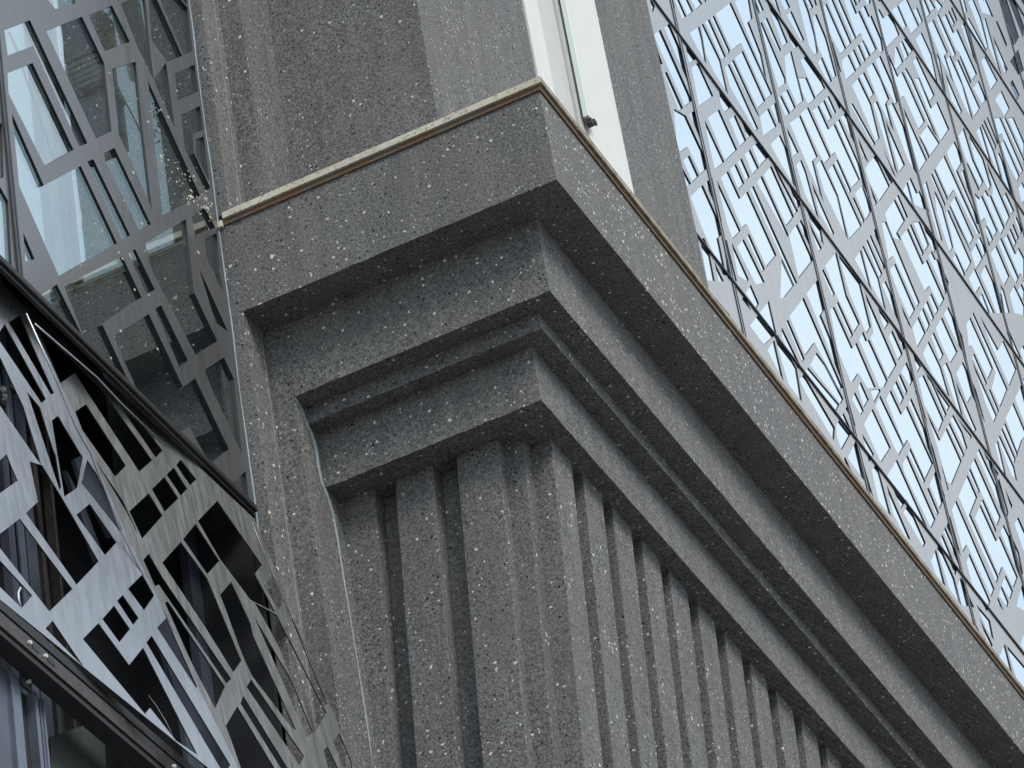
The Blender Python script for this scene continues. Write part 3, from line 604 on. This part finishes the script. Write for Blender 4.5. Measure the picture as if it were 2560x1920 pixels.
NEAR = [(0,0,.434,[
[(20,180),(165,125),(492,825),(448,840),(182,262),(38,318)],[(38,428),(180,372),(412,862),(250,955),(45,545)],[(62,662),(245,1078),(458,965),(662,1400),(332,1592),(105,1075),(75,760)],[(500,938),(530,925),(738,1355),(690,1378)],
[(595,890),(652,860),(857,1290),(795,1328),(600,930)],[(262,185),(465,105),(590,365),(632,755),(545,795)],[(505,95),(638,40),(737,240),(595,292)],[(640,405),(772,362),(800,650),(865,1195),(680,780),(662,600)],
[(690,25),(820,-30),(835,80),(852,272),(877,458),(780,260)],[(905,-30),(1062,-30),(1100,290),(1050,315)],[(848,-30),(890,-10),(1038,320),(955,355),(868,235)],[(848,478),(1142,1128),(930,1240)],[(880,465),(948,368),(998,735)],
[(1003,430),(1112,380),(1132,525),(1015,580)],[(1038,668),(1143,618),(1160,745),(1100,770),(1108,885),(1200,1080),(1180,1105),(1060,860)],[(1120,810),(1165,793),(1195,1040),(1125,900)],
[(830,1410),(1062,1270),(1110,1690),(1240,1965),(1120,2045),(870,1560)],[(1100,1255),(1172,1205),(1228,1310),(1120,1360)],[(1175,1380),(1240,1350),(1255,1560),(1275,1680),(1185,1490)],[(1140,1550),(1300,1905),(1235,1860)],
[(-60,1300),(-10,1080),(35,1160),(58,1540),(-20,1480)],[(128,1350),(187,1492),(140,1505)],[(-60,700),(0,720),(10,1020),(-60,1060)],[(280,-40),(430,-40),(420,20),(310,50),(270,0)],[(-40,60),(-200,300),(-100,560),(-30,400)]]),
(0,600,.434,[
[(225,325),(320,265),(468,562)],[(365,270),(697,103),(803,330),(578,487),(732,820),(480,570)],[(735,85),(772,62),(880,285),(838,310)],[(648,560),(850,435),(1047,857),(1117,805),(1307,1205),(1202,1287),(1080,1075),(1020,1110),(790,880)],
[(888,405),(920,385),(1070,692),(1032,745)],[(1175,755),(1282,685),(1337,800),(1385,1230),(1210,850)],[(1405,1340),(1425,1500),(1340,1400)]])]
# screen facets, zoom with origin (0, 1200)
CREASE = [(150,-985),(340,-560),(430,-385),(520,-160),(720,300),(950,780),(1140,1200),(1400,1720)]
FA_OUT = CREASE + [(2060,1720),(1900,1300),(1680,790),(1570,480),(1462,225),(585,-600),(150,-1015)]
FB_OUT = CREASE + [(1270,1720),(-40,660),(-40,-1180)]
FA = [
[(210,-890),(570,-540),(878,-107),(803,-42),(490,-520),(425,-622),(340,-562)],[(385,-447),(470,-504),(782,-22),(700,65),(440,-302)],[(690,-422),(830,-302),(930,-170),(893,-132)],
[(875,58),(945,-12),(1022,105),(945,180)],[(960,-27),(1000,-67),(1072,50),(1037,88)],[(1015,-82),(1040,-112),(1125,-4),(1090,28)],[(745,185),(855,82),(930,205),(815,335)],
[(1140,240),(1250,125),(1503,488),(1462,540),(1580,760),(1440,690),(1265,455)],[(1470,715),(1590,780),(1875,1340),(1808,1450),(1600,950)],[(1055,345),(1125,258),(1258,465),(1190,540)],
[(935,480),(1040,362),(1190,570),(1385,1040),(1340,1105),(1175,840)],[(825,465),(855,430),(930,560),(1325,1145),(1300,1170),(910,600),(890,610)],[(1268,665),(1330,592),(1440,830),(1455,900),(1700,1440),(1680,1430),(1450,1130),(1395,1010)],
[(1462,790),(1690,1180),(1805,1445),(1765,1480)],[(1420,1195),(1445,1155),(1745,1590),(1720,1640)],[(1385,1290),(1400,1250),(1670,1690),(1640,1700)],[(1300,1420),(1365,1310),(1600,1700),(1400,1700),(1330,1500)],
[(950,712),(965,705),(1290,1190),(1235,1312),(1100,1050)],[(1905,1490),(1945,1430),(2035,1640),(2035,1700),(1970,1659)],[(1865,1560),(1885,1540),(1960,1700),(1900,1700)],[(518,-155),(745,180),(800,330),(730,190)],
[(1520,610),(1570,550),(1632,690),(1600,745)],[(1640,860),(1680,800),(1880,1290),(1860,1300)]]
FB = [
[(50,-904),(115,-944),(180,-782),(305,-502),(290,-494)],[(-20,-822),(25,-892),(258,-467),(235,-445)],[(-20,-742),(130,-422),(232,-92),(200,-132),(-20,-452)],[(298,-337),(332,-364),(470,-132),(440,43),(368,95)],
[(155,-502),(225,-417),(300,-182),(365,-12),(340,58)],[(440,205),(515,143),(665,360),(600,430)],[(470,20),(500,-110),(560,-20),(700,285),(690,300)],[(-20,-92),(35,-142),(95,3),(-20,88)],
[(170,-100),(240,-80),(350,100),(562,468),(437,600),(150,195),(218,130)],[(-20,330),(112,228),(410,628),(280,755),(-20,370)],[(-20,450),(178,665),(120,735),(-20,600)],
[(478,920),(565,830),(742,1072),(822,972),(1130,1580),(1010,1500),(860,1310),(830,1345)],[(590,805),(655,730),(742,858),(683,932)],[(675,700),(705,668),(792,795),(762,832)],[(738,630),(818,550),(882,665),(825,748)],
[(843,940),(872,903),(1320,1640),(1290,1700)],[(905,855),(955,800),(1130,1190),(1125,1195)],[(215,820),(270,760),(500,1100),(515,1125)]]
# ------------------------------------------------------------------ far facade
far = empty('patterned_glass_facade', (GX, 18, 20), 'long mirror glass facade covered in slanting grey fretwork, reflecting pale sky beyond the stone building', 'building')
JY = [5.4, 8.6, 11.76, 14.95, 18.0, 20.75, 23.5, 26.12, 29.0, 32.2, 35.4]
JZ = [17.6, 20.8, 24.0, 27.15, 30.36, 33.66, 37.9, 41.1, 44.6, 48.2, 52.0]
holes = []
for x0, y0, s, ps in FAR:
    for p in ps: holes.append(grow(yz(crop(x0, y0, s, p)), 0.016))
holes = clean(holes, None, 0.024)
# the pattern goes on past what the photograph shows: slots on the same slanting grid
def to_px(P):
    c = RW.transposed() @ (Vector(P) - CP); return c[0] / c[2] * F + 1280, c[1] / c[2] * F + 960
r2 = 2 ** 0.5
seen = [(1620, 0, 400, 400), (1700, 300, 400, 400), (2000, 200, 400, 400), (1960, 560, 400, 400), (2200, 740, 360, 460), (2160, 1120, 400, 400), (2240, 0, 320, 320), (2000, 0, 280, 210), (2340, 300, 220, 480)]
ok = []; base = list(holes); allh = [(h, bb(h)) for h in holes]
def free(q, pad=0.035):
    Q = bb(q)
    for h, B in allh:
        if Q[1] + pad < B[0] or B[1] + pad < Q[0] or Q[3] + pad < B[2] or B[3] + pad < Q[2]: continue
        if clash(shrink(q, 1.06), h): return False
    return True
shifts = [(4.12 * i + 3.2 * j, 3.85 * i - 3.4 * j) for i in range(-4, 6) for j in range(-5, 6) if (i, j) != (0, 0)]
shifts.sort(key=lambda s_: abs(s_[0]) + abs(s_[1]))
for sh in shifts:
    for h in base:
        q = [(a[0] + sh[0], a[1] + sh[1]) for a in h]
        if not all(JY[0] + .1 < a[0] < JY[-1] - .1 and JZ[0] + .1 < a[1] < JZ[-1] - .1 for a in q): continue
        u, v = to_px((GX, sum(a[0] for a in q) / len(q), sum(a[1] for a in q) / len(q)))
        if any(x_ - 4 <= u <= x_ + w_ + 4 and y_ - 4 <= v <= y_ + h_ + 4 for x_, y_, w_, h_ in seen): continue
        if free(q): ok.append(q); allh.append((q, bb(q)))
print('extra', len(ok))
outl = [(JY[0], JZ[0]), (JY[-1], JZ[0]), (JY[-1], JZ[-1]), (JY[0], JZ[-1])]
cells = [(a, b, c, d) for a, b in zip(JY, JY[1:]) for c, d in zip(JZ, JZ[1:])]
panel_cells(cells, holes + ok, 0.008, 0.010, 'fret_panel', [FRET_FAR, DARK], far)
for a, b, c, d in cells:
    bm = bmesh.new(); add_box(bm, GX - 0.045, GX - 0.0055, a + 0.004, b - 0.004, c + 0.004, d - 0.004)
    t1, t2 = random.uniform(0, -.002), random.uniform(0, -.002)
    for v in bm.verts: v.co.x += t1 * (v.co.y - a) * 0.3 + t2 * (v.co.z - c) * 0.3
    world_mesh('glass_pane', bm, G_FAR, far)
for z in JZ:
    box('rail', GX + 0.0055, GX + 0.020, JY[0], JY[-1], z - 0.011, z + 0.011, BLACK, far, bw=0)
for yv in JY:
    box('joint_strip', GX + 0.0055, GX + 0.012, yv - 0.040, yv - 0.030, JZ[0], JZ[-1], BLACK, far, bw=0)
    box('joint_strip', GX + 0.0055, GX + 0.012, yv + 0.022, yv + 0.031, JZ[0], JZ[-1], BLACK, far, bw=0)
    box('joint_plate', GX + 0.0052, GX + 0.0070, yv - 0.030, yv + 0.022, JZ[0], JZ[-1], FRET_FAR, far, bw=0)
box('facade_core', GX - 1.5, GX - 0.10, JY[0] + .02, JY[-1], 0, JZ[-1], VOID, far, bw=0)

# tower across the street, seen only in the far panes
tw = empty('neighbouring_tower', (3.0, 77, 0), 'dark tower mirrored in the top right corner of the patterned glass facade', 'tower')
box('tower_wall', -14, 6.55, 75, 90, 0, 130, TOWERM, tw, bw=0)
for z in range(3, 128, 4): box('floor_band', -14.1, 6.6, 74.85, 75.0, z, z + 0.5, BGREY, tw, bw=0)

# ------------------------------------------------------------------ near glass facade
near = empty('fretwork_glass_wall', (GX, -3, 17.6), 'grey fretwork glass wall reflecting the stone, left of the cornice above the black rail', 'glass wall')
ZR = 17.60
holes = []
for x0, y0, s, ps in NEAR:
    for p in ps: holes.append(grow(yz(crop(x0, y0, s, p)), 0.006))
nout = [(-9, ZR), (-0.03, ZR), (-0.03, 25.5), (-9, 25.5)]
holes = clean(holes, nout)
random.seed(11)
for i in range(-30, 60):
    l = -40.0
    while l < 5:
        ln = random.choice((0.5, 0.8, 1.1)); wd = random.choice((0.14, 0.2, 0.28))
        cc = i * 0.42 + 12; pts = [(cc, l), (cc + wd, l), (cc + wd, l + ln), (cc, l + ln)]
        q = [((a + b) / r2, (a - b) / r2) for a, b in pts]; l += ln + random.choice((0.1, 0.18))
        if not all(-8.9 < a[0] < -0.1 and ZR + .1 < a[1] < 25.4 for a in q): continue
        px = [to_px((GX, a[0], a[1])) for a in q]
        if any(-60 < u < 2600 and -60 < v < 1950 for u, v in px): continue
        if not any(clash(q, h) for h in holes): holes.append(q)
NY = [-9, -5.9, -2.885, -0.03]; NZ = [ZR, 21.9, 25.5]
ncells = [(a, b, c, d) for a, b in zip(NY, NY[1:]) for c, d in zip(NZ, NZ[1:])]
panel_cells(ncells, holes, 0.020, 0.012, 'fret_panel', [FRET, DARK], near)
for a, b, c, d in ncells:
    box('glass_pane', GX - 0.0205, GX - 0.0105, a + 0.003, b - 0.003, c, d, G_NEAR, near, bw=0)
for yv in NY[1:-1]:
    box('joint_strip', GX + 0.010, GX + 0.024, yv - 0.050, yv - 0.030, ZR, 25.5, BLACK, near, bw=0)
    box('joint_strip', GX + 0.010, GX + 0.024, yv - 0.014, yv + 0.004, ZR, 25.5, BLACK, near, bw=0)
    box('joint_strip', GX + 0.010, GX + 0.018, yv - 0.030, yv - 0.014, ZR, 25.5, GEDGE, near, bw=0)
pts = [Vector((GX + 0.004 + 0.003 * math.sin(z * 5), -0.013 + 0.003 * math.sin(z * 2.3) + 0.002 * math.sin(z * 9), z)) for z in [17.0 + 8.5 * i / 120 for i in range(121)]]
tube('sealant_bead', pts, [0.007 + 0.003 * random.random() for _ in pts], GEDGE, near, 8)
box('edge_strip', GX - 0.03, GX + 0.006, -0.045, -0.028, 17.0, 25.5, BLACK, near, bw=0)
box('rail', GX - 0.005, GX + 0.022, -9, -0.06, ZR - 0.050, ZR - 0.026, BLACK, near, bw=0.004)
box('rail', GX - 0.005, GX + 0.040, -9, -0.06, ZR - 0.024, ZR + 0.024, RAILD, near, bw=0.004)
box('rail_bead', GX + 0.0401, GX + 0.043, -9, -0.06, ZR - 0.018, ZR - 0.012, RAILM, near, bw=0)
# bird splats, plus pale specks standing in for stone flecks mirrored in the glass
bm = bmesh.new(); random.seed(5)
for i in range(150):
    t_ = random.random() ** 0.7; u = 395 + 150 * t_ + random.gauss(0, 14 + 18 * (1 - t_)); v = 380 + 165 * t_ + random.gauss(0, 16)
    if i > 105: u = random.uniform(150, 520); v = random.uniform(40, 900)
    P = ax(u, v, 0, GX + 0.0135)
    if P.y > -0.05: continue
    r_ = random.choice((0.003, 0.004, 0.006, 0.009)) * random.uniform(.7, 1.2); n_ = 7; st = random.uniform(0.8, 2.0); an = random.uniform(-0.9, -0.3)
    ca, sa = math.cos(an), math.sin(an)
    top = []
    for lev, rr_, xx in ((0, 1, -0.003), (1, 0.6, 0.001)):
        ringv = []
        for k_ in range(n_):
            a_ = 2 * math.pi * k_ / n_; q_ = r_ * rr_ * (0.8 + 0.4 * random.random())
            du, dw = q_ * st * math.cos(a_), q_ * math.sin(a_)
            ringv.append(bm.verts.new((P.x + xx, P.y + du * ca - dw * sa, P.z + du * sa + dw * ca)))
        top.append(ringv)
    for k_ in range(n_): bm.faces.new((top[0][k_], top[0][(k_ + 1) % n_], top[1][(k_ + 1) % n_], top[1][k_]))
    bm.faces.new(top[1])
dr = world_mesh('droppings_and_flecks', bm, simple('dropping_and_fleck', (0.62, 0.60, 0.50), 0.9), near); dr['kind'] = 'stuff'

# ---- behind the near glass
iw = empty('mirrored_wall_standin', (-4.2, 0.2, 17.5), 'added dark wall with a cream top strip, standing in for the stone mirrored in the fretwork glass', 'wall')  # solid stand-in, added for the reflection of the stone front and coping
box('wall', -6.5, -2.47, 0.02, 0.5, 14, 19.93, simple('mirrored_dark_stone', (0.045, 0.05, 0.054), 0.8, 0, 0.45, 30), iw, bw=0)
box('top_strip', -3.62, -2.47, 0.0, 0.2, 19.935, 19.99, COPE, iw, bw=0)
box('top_strip', -3.62, -3.50, -0.03, 0.0, 19.90, 19.985, PALEW, iw, bw=0)
box('back_panel', ax(398, 300, 1, 0.6).x, -2.47, 0.6, 0.8, 19.5, 26, simple('dark_green_grey_wall', (0.045, 0.052, 0.052), 0.5, 0, 0.5, 22), iw, bw=0)
def behind(name, u0, v0, u1, v1, yb, dep, mat, par, bw=0.005):
    a = ax(u0, v0, 1, yb); b = ax(u1, v1, 1, yb)
    return box(name, min(a.x, b.x), max(a.x, b.x), yb, yb + dep, min(a.z, b.z), max(a.z, b.z), mat, par, bw=bw)
po = empty('pale_timber_post', (-3.6, 0.35, 19.9), 'pale weathered timber post seen through the grey fretwork at upper left', 'post')
def pst(u0, u1, v, yb, mat):
    a = ax(u0, v, 1, yb).x; b = ax(u1, v, 1, yb).x
    box('post', a, b, yb, yb + 0.12, 19.2, 27, mat, po, bw=0.006)
pst(86, 107, 350, 0.33, BGREY); pst(108, 132, 350, 0.30, PALEW); pst(133, 152, 350, 0.32, CREAMW)
bx = empty('shuttered_window_box', (-3.2, 0.5, 20.5), 'blue grey window box with a grey roller shutter behind the upper fretwork', 'window')
zs_ = ax(215, 228, 1, 0.45).z; zu_ = ax(215, 138, 1, 0.45).z; xl_ = ax(163, 180, 1, 0.45).x; xr_ = ax(262, 180, 1, 0.45).x
zt2 = ax(215, 20, 1, 0.45).z; zb2 = ax(215, 360, 1, 0.45).z
box('upper_panel', xl_, xr_, 0.45, 0.70, zu_ + 0.01, zt2, BGREY, bx, bw=0.006)
box('lower_panel', xl_, xr_, 0.45, 0.70, zb2, zs_ - 0.05, BGREY, bx, bw=0.006)
ns = 12; dz_ = (zu_ - zs_) / ns
for k in range(ns): box('slat', xl_ + .01, xr_ - .01, 0.45 + 0.01 * (k % 2), 0.66, zs_ + k * dz_, zs_ + (k + .86) * dz_, SHUT, bx, bw=0.002)
box('sill', xl_ - .01, xr_ + .02, 0.40, 0.70, zs_ - 0.045, zs_ - 0.005, RAILM, bx, bw=0.004)
def cable(pts, r, lab, mat=RAILD):
    P = [ax(u, v, 0, -2.72) for u, v in pts]
    o = tube('cable', P, r, mat, None, 6); o['label'] = lab; o['category'] = 'cable'; return o
cable([(238, 10), (243, 60), (262, 110), (276, 175), (300, 230), (332, 290), (356, 340)], 0.006, 'thin dark cable hanging behind the upper fretwork glass, right of the shutter box')
cable([(22, 80), (45, 130), (66, 200), (90, 262), (112, 330), (140, 420)], 0.008, 'dark cable running down behind the fretwork at the far left of the glass wall')
sb = slab('white_beam', [ax(u, v, 0, -2.80) for u, v in ((298, 0), (345, -20), (372, 120), (380, 200), (350, 190), (330, 110))], Vector((-0.08, 0, 0)), WHITE)
sb['label'] = 'white slanting beam behind the upper fretwork, beside the stone pilaster'; sb['category'] = 'beam'
tr = empty('flowering_plant', ax(272, 110, 0, -2.85), 'small green plant with yellow flowers behind the fretwork glass', 'plant')
for nm, mt, cnt, cu_, cv_, ru, rv in (('foliage', LEAF, 170, 262, 80, 13, 36), ('flower', YELL, 46, 277, 104, 9, 11), ('foliage', LEAF, 160, 395, 250, 9, 60)):
    bm = bmesh.new()
    for i in range(cnt):
        P = ax(random.gauss(cu_, ru * 0.6), random.gauss(cv_, rv * 0.6), 0, -2.85 + random.uniform(-.06, .06))
        a_ = Vector((random.uniform(-1, 1), random.uniform(-1, 1), random.uniform(-1, 1))).normalized(); b_ = a_.orthogonal().normalized()
        s_ = random.uniform(.012, .03)
        q = [bm.verts.new(P + a_ * s_), bm.verts.new(P + b_ * s_ * .4), bm.verts.new(P - a_ * s_), bm.verts.new(P - b_ * s_ * .4)]; bm.faces.new(q)
    world_mesh(nm, bm, mt, tr)['kind'] = 'stuff'

# ------------------------------------------------------------------ folded fretwork screen under the rail
scr = empty('folded_metal_screen', (-2.3, -1.5, 15), 'weathered grey metal fretwork screen, folded, hanging below the black rail at lower left', 'screen')
c_ = Vector((0, 1, 1)).normalized(); l0 = Vector((0, 1, -1)).normalized()
def facet(name, outline, ps, tilt, anchor_px, anchor_x, mats):
    P0 = ax(anchor_px[0], anchor_px[1], 0, anchor_x)
    l_ = (l0 + Vector((tilt, 0, 0))).normalized(); n = l_.cross(c_)
    if n.x < 0: n = -n
    e2 = n.cross(l_)
    def uv(pts):
        o_ = []
        for u, v in crop(0, 1200, .434, pts):
            Q = onp(u, v, P0, n) - P0; o_.append((Q.dot(l_), Q.dot(e2)))
        return o_
    ol = uv(outline); hs = clean([grow(uv(p), 0.004) for p in ps], ol, 0.018)
    M = Matrix((l_, e2, n)).transposed().to_4x4(); M.translation = P0
    bm = plate_mesh(ol, hs, 0.008, M)
    return world_mesh(name, bm, mats, scr)
facet('screen_panel', FA_OUT, FA, 0.155, (610, 1285), -2.34, [SCREEN_SHADED, RAILM])
facet('screen_panel', FB_OUT, FB, 0.14, (130, 1610), -2.31, [SCREEN, RAILM])
# bright folded edge along the crease
def strip(name, pts, depth_x, wdt, mat, parent):
    P = [ax(u, v, 0, depth_x) for u, v in crop(0, 1200, .434, pts)]
    return tube(name, P, wdt, mat, parent, 6)
strip('fold_edge', [(150, -960), (340, -540), (380, -440), (440, -300), (525, -150), (700, 300), (800, 500), (960, 780), (1130, 1180), (1390, 1680)], -2.30, 0.006, SCREEN, scr)
strip('fold_edge', [(200, -900), (560, -590), (700, -440), (960, -190)], -2.34, 0.005, SCREEN, scr)
strip('fold_edge', [(1450, 240), (1530, 450), (1610, 640), (1760, 960), (1900, 1300), (2040, 1640)], -2.15, 0.004, SCREEN_SHADED, scr)

# ---- structure behind the screen
bkw = empty('curtain_wall', (-3, -2, 8), 'dark glazed curtain wall with blue grey mullions behind the metal fretwork screen', 'curtain wall')
box('back_glass', -3.45, -3.35, -8.8, -0.02, 9, ZR + 1.62, VOID, bkw, bw=0)
slab('sloping_panel', [Vector((GX - 0.008, -8.8, ZR - 0.022)), Vector((GX - 0.008, -0.04, ZR - 0.022)), Vector((-3.36, -0.04, ZR + 1.68)), Vector((-3.36, -8.8, ZR + 1.68))], Vector((-0.02, 0, 0.03)), VOID, bkw)
box('end_panel', -3.40, GX - 0.01, -0.04, -0.02, 9, ZR - 0.03, VOID, bkw, bw=0)
def R3(pts, X): return [ax(u, v, 0, X) for u, v in crop(0, 1200, .434, pts)]
def vstrip(name, px0, px1, at, X, mat, dep=0.06):
    a = ax(px0 * .434, 1200 + at * .434, 0, X)[1]; b = ax(px1 * .434, 1200 + at * .434, 0, X)[1]
    return box(name, X - dep, X, min(a, b), max(a, b), 9, ZR + 0.62, mat, bkw, bw=0.003)
vstrip('mullion', 60, 95, 400, -2.80, BLUEM); vstrip('mullion', 120, 150, 400, -2.78, BLUEL, .02); vstrip('mullion', 160, 215, 400, -2.80, BLUEM)
vstrip('mullion', 240, 262, 400, -2.85, RAILM); vstrip('mullion', 330, 342, 400, -2.85, RAILM)
vstrip('mullion', 1420, 1445, 1000, -2.80, BLUEM); vstrip('mullion', 1470, 1480, 1000, -2.78, BLUEL, .01); vstrip('mullion', 1500, 1510, 1000, -2.78, BLUEL, .01); vstrip('mullion', 1520, 1560, 1000, -2.80, BLUEM)
vstrip('mullion', 1150, 1215, 1000, -2.82, BLUEM); vstrip('mullion', 1330, 1400, 1300, -2.84, BLUEM)
for pts, m_ in (([(430, -120), (500, -160), (560, -60), (720, 300), (640, 330), (470, 0)], BLUEL), ([(380, -60), (470, 100), (600, 440), (560, 470)], BLUEM),
                ([(1330, 380), (1420, 300), (1520, 480), (1620, 900), (1800, 1300), (1700, 1400), (1480, 800)], BLUEM),
                ([(905, 850), (960, 790), (1140, 1190), (1290, 1600), (1200, 1720), (1020, 1250)], BLUEM), ([(1040, 1300), (1180, 1500), (1300, 1720), (1100, 1720)], BLUEL),
                ([(1240, 1420), (1370, 1300), (1480, 1600), (1400, 1720), (1260, 1720)], BLUEM), ([(1600, 950), (1720, 1150), (1840, 1480), (1790, 1480)], BLUEL)):
    slab('folded_sheet', R3(pts, -2.78), Vector((-0.03, 0, 0)), m_, bkw)
def fitting(u, v, X):
    P = ax(u, v, 0, X)
    f = box('clamp_plate', P.x - .02, P.x, P.y - .035, P.y + .035, P.z - .08, P.z + .07, RAILD, bkw, bw=0.004)
    for dz, rr, mt in ((0.025, 0.018, STEEL), (-0.045, 0.008, STEEL)):
        bm = bmesh.new(); bmesh.ops.create_cone(bm, cap_ends=True, segments=18, radius1=rr, radius2=rr * .85, depth=0.02, matrix=Matrix.Translation((P.x + .012, P.y - .005, P.z + dz)) @ Matrix.Rotation(math.pi / 2, 4, 'Y'))
        o = world_mesh('bolt', bm, mt, None); o.parent = f; o.location = (0, 0, 0)
    o = box('lug', P.x, P.x + .02, P.y - .008, P.y + .024, P.z - .024, P.z - .004, STEEL, None, bw=0.004); o.parent = f; o.location = (0, 0, 0)
for u, v in ((35, 950), (6, 985), (609, 1545), (618, 1615), (590, 1418)): fitting(u, v, -2.62)
# clip wires sticking out
tube('wire', R3([(855, 1240), (900, 1300), (960, 1400), (1000, 1490)], -2.35), 0.003, STEEL, bkw, 5)
tube('wire', R3([(118, 620), (105, 650), (108, 690), (120, 730)], -2.35), 0.006, STEEL, bkw, 5)

# ------------------------------------------------------------------ lower rail and the window below it
rl = empty('bronze_rail', (-2.3, -2, 15.1), 'dark bronze metal rail with bolts crossing the lower left corner under the screen', 'rail')
zt_ = ax(0, 1499, 0, -2.30)[2]; zb_ = ax(0, 1580, 0, -2.30)[2]; H = zt_ - zb_
box('rail_profile', -2.42, -2.30, -9, -0.3, zb_ + H * 0.72, zt_, RAILD, rl, bw=0.004)
box('rail_profile', -2.42, -2.315, -9, -0.3, zb_ + H * 0.62, zb_ + H * 0.71, BLACK, rl, bw=0.002)
box('rail_profile', -2.42, -2.295, -9, -0.3, zb_ + H * 0.18, zb_ + H * 0.61, RAILM, rl, bw=0.004)
box('rail_profile', -2.42, -2.310, -9, -0.3, zb_, zb_ + H * 0.17, RAILD, rl, bw=0.004)
for u, v in ((76, 1619), (115, 1652), (435, 1912)):
    P = ax(u, v, 0, -2.29)
    bm = bmesh.new(); bmesh.ops.create_cone(bm, cap_ends=True, segments=14, radius1=.014, radius2=.011, depth=0.014, matrix=Matrix.Translation((-2.288, P.y, zb_ + H * 0.4)) @ Matrix.Rotation(math.pi / 2, 4, 'Y'))
    world_mesh('bolt', bm, STEEL, rl)
    box('slot', -2.294, -2.291, P.y + .03, P.y + .10, zb_ + H * 0.33, zb_ + H * 0.47, BLACK, rl, bw=0)
wn = empty('lower_window', (-2.5, -2.5, 13), 'dark window with blue grey frame below the bronze rail in the lower left corner', 'window')
def wstrip(name, px0, px1, at, X, mat, dep):
    a = ax(px0 * .434, 1200 + at * .434, 0, X)[1]; b = ax(px1 * .434, 1200 + at * .434, 0, X)[1]
    return box(name, X - dep, X, min(a, b), max(a, b), 12, zb_ - 0.01, mat, wn, bw=0.003)
wstrip('frame', -400, 66, 1200, -2.46, BLUEM, .05); wstrip('frame', 68, 118, 1200, -2.44, BLUEL, .07); wstrip('frame', 120, 190, 1200, -2.50, RAILD, .05)
wstrip('frame', 196, 214, 1200, -2.44, BLUEL, .06); wstrip('frame', 222, 232, 1200, -2.45, BLUEL, .05); wstrip('frame', 240, 250, 1200, -2.44, BLUEL, .012)
box('window_pane', -2.64, -2.63, -8, -0.3, 12, zb_ - 0.01, G_DARK, wn, bw=0)
slab('blind', [ax(u, v, 0, -2.58) for u, v in crop(0, 1200, .434, [(290, 1480), (598, 1375), (615, 1760), (300, 1760)])], Vector((-0.01, 0, 0)), GREENP, wn)
P = ax(62, 1684, 0, -2.43)
f = box('latch', -2.44, -2.42, P.y - .05, P.y + .05, P.z - .10, P.z + .09, RAILD, wn, bw=0.006)
for dz, rr in ((0.02, 0.030), (-0.06, 0.012)):
    bm = bmesh.new(); bmesh.ops.create_cone(bm, cap_ends=True, segments=18, radius1=rr, radius2=rr * .85, depth=0.02, matrix=Matrix.Translation((-2.41, P.y, P.z + dz)) @ Matrix.Rotation(math.pi / 2, 4, 'Y'))
    o = world_mesh('bolt', bm, STEEL, None); o.parent = f; o.location = (0, 0, 0)
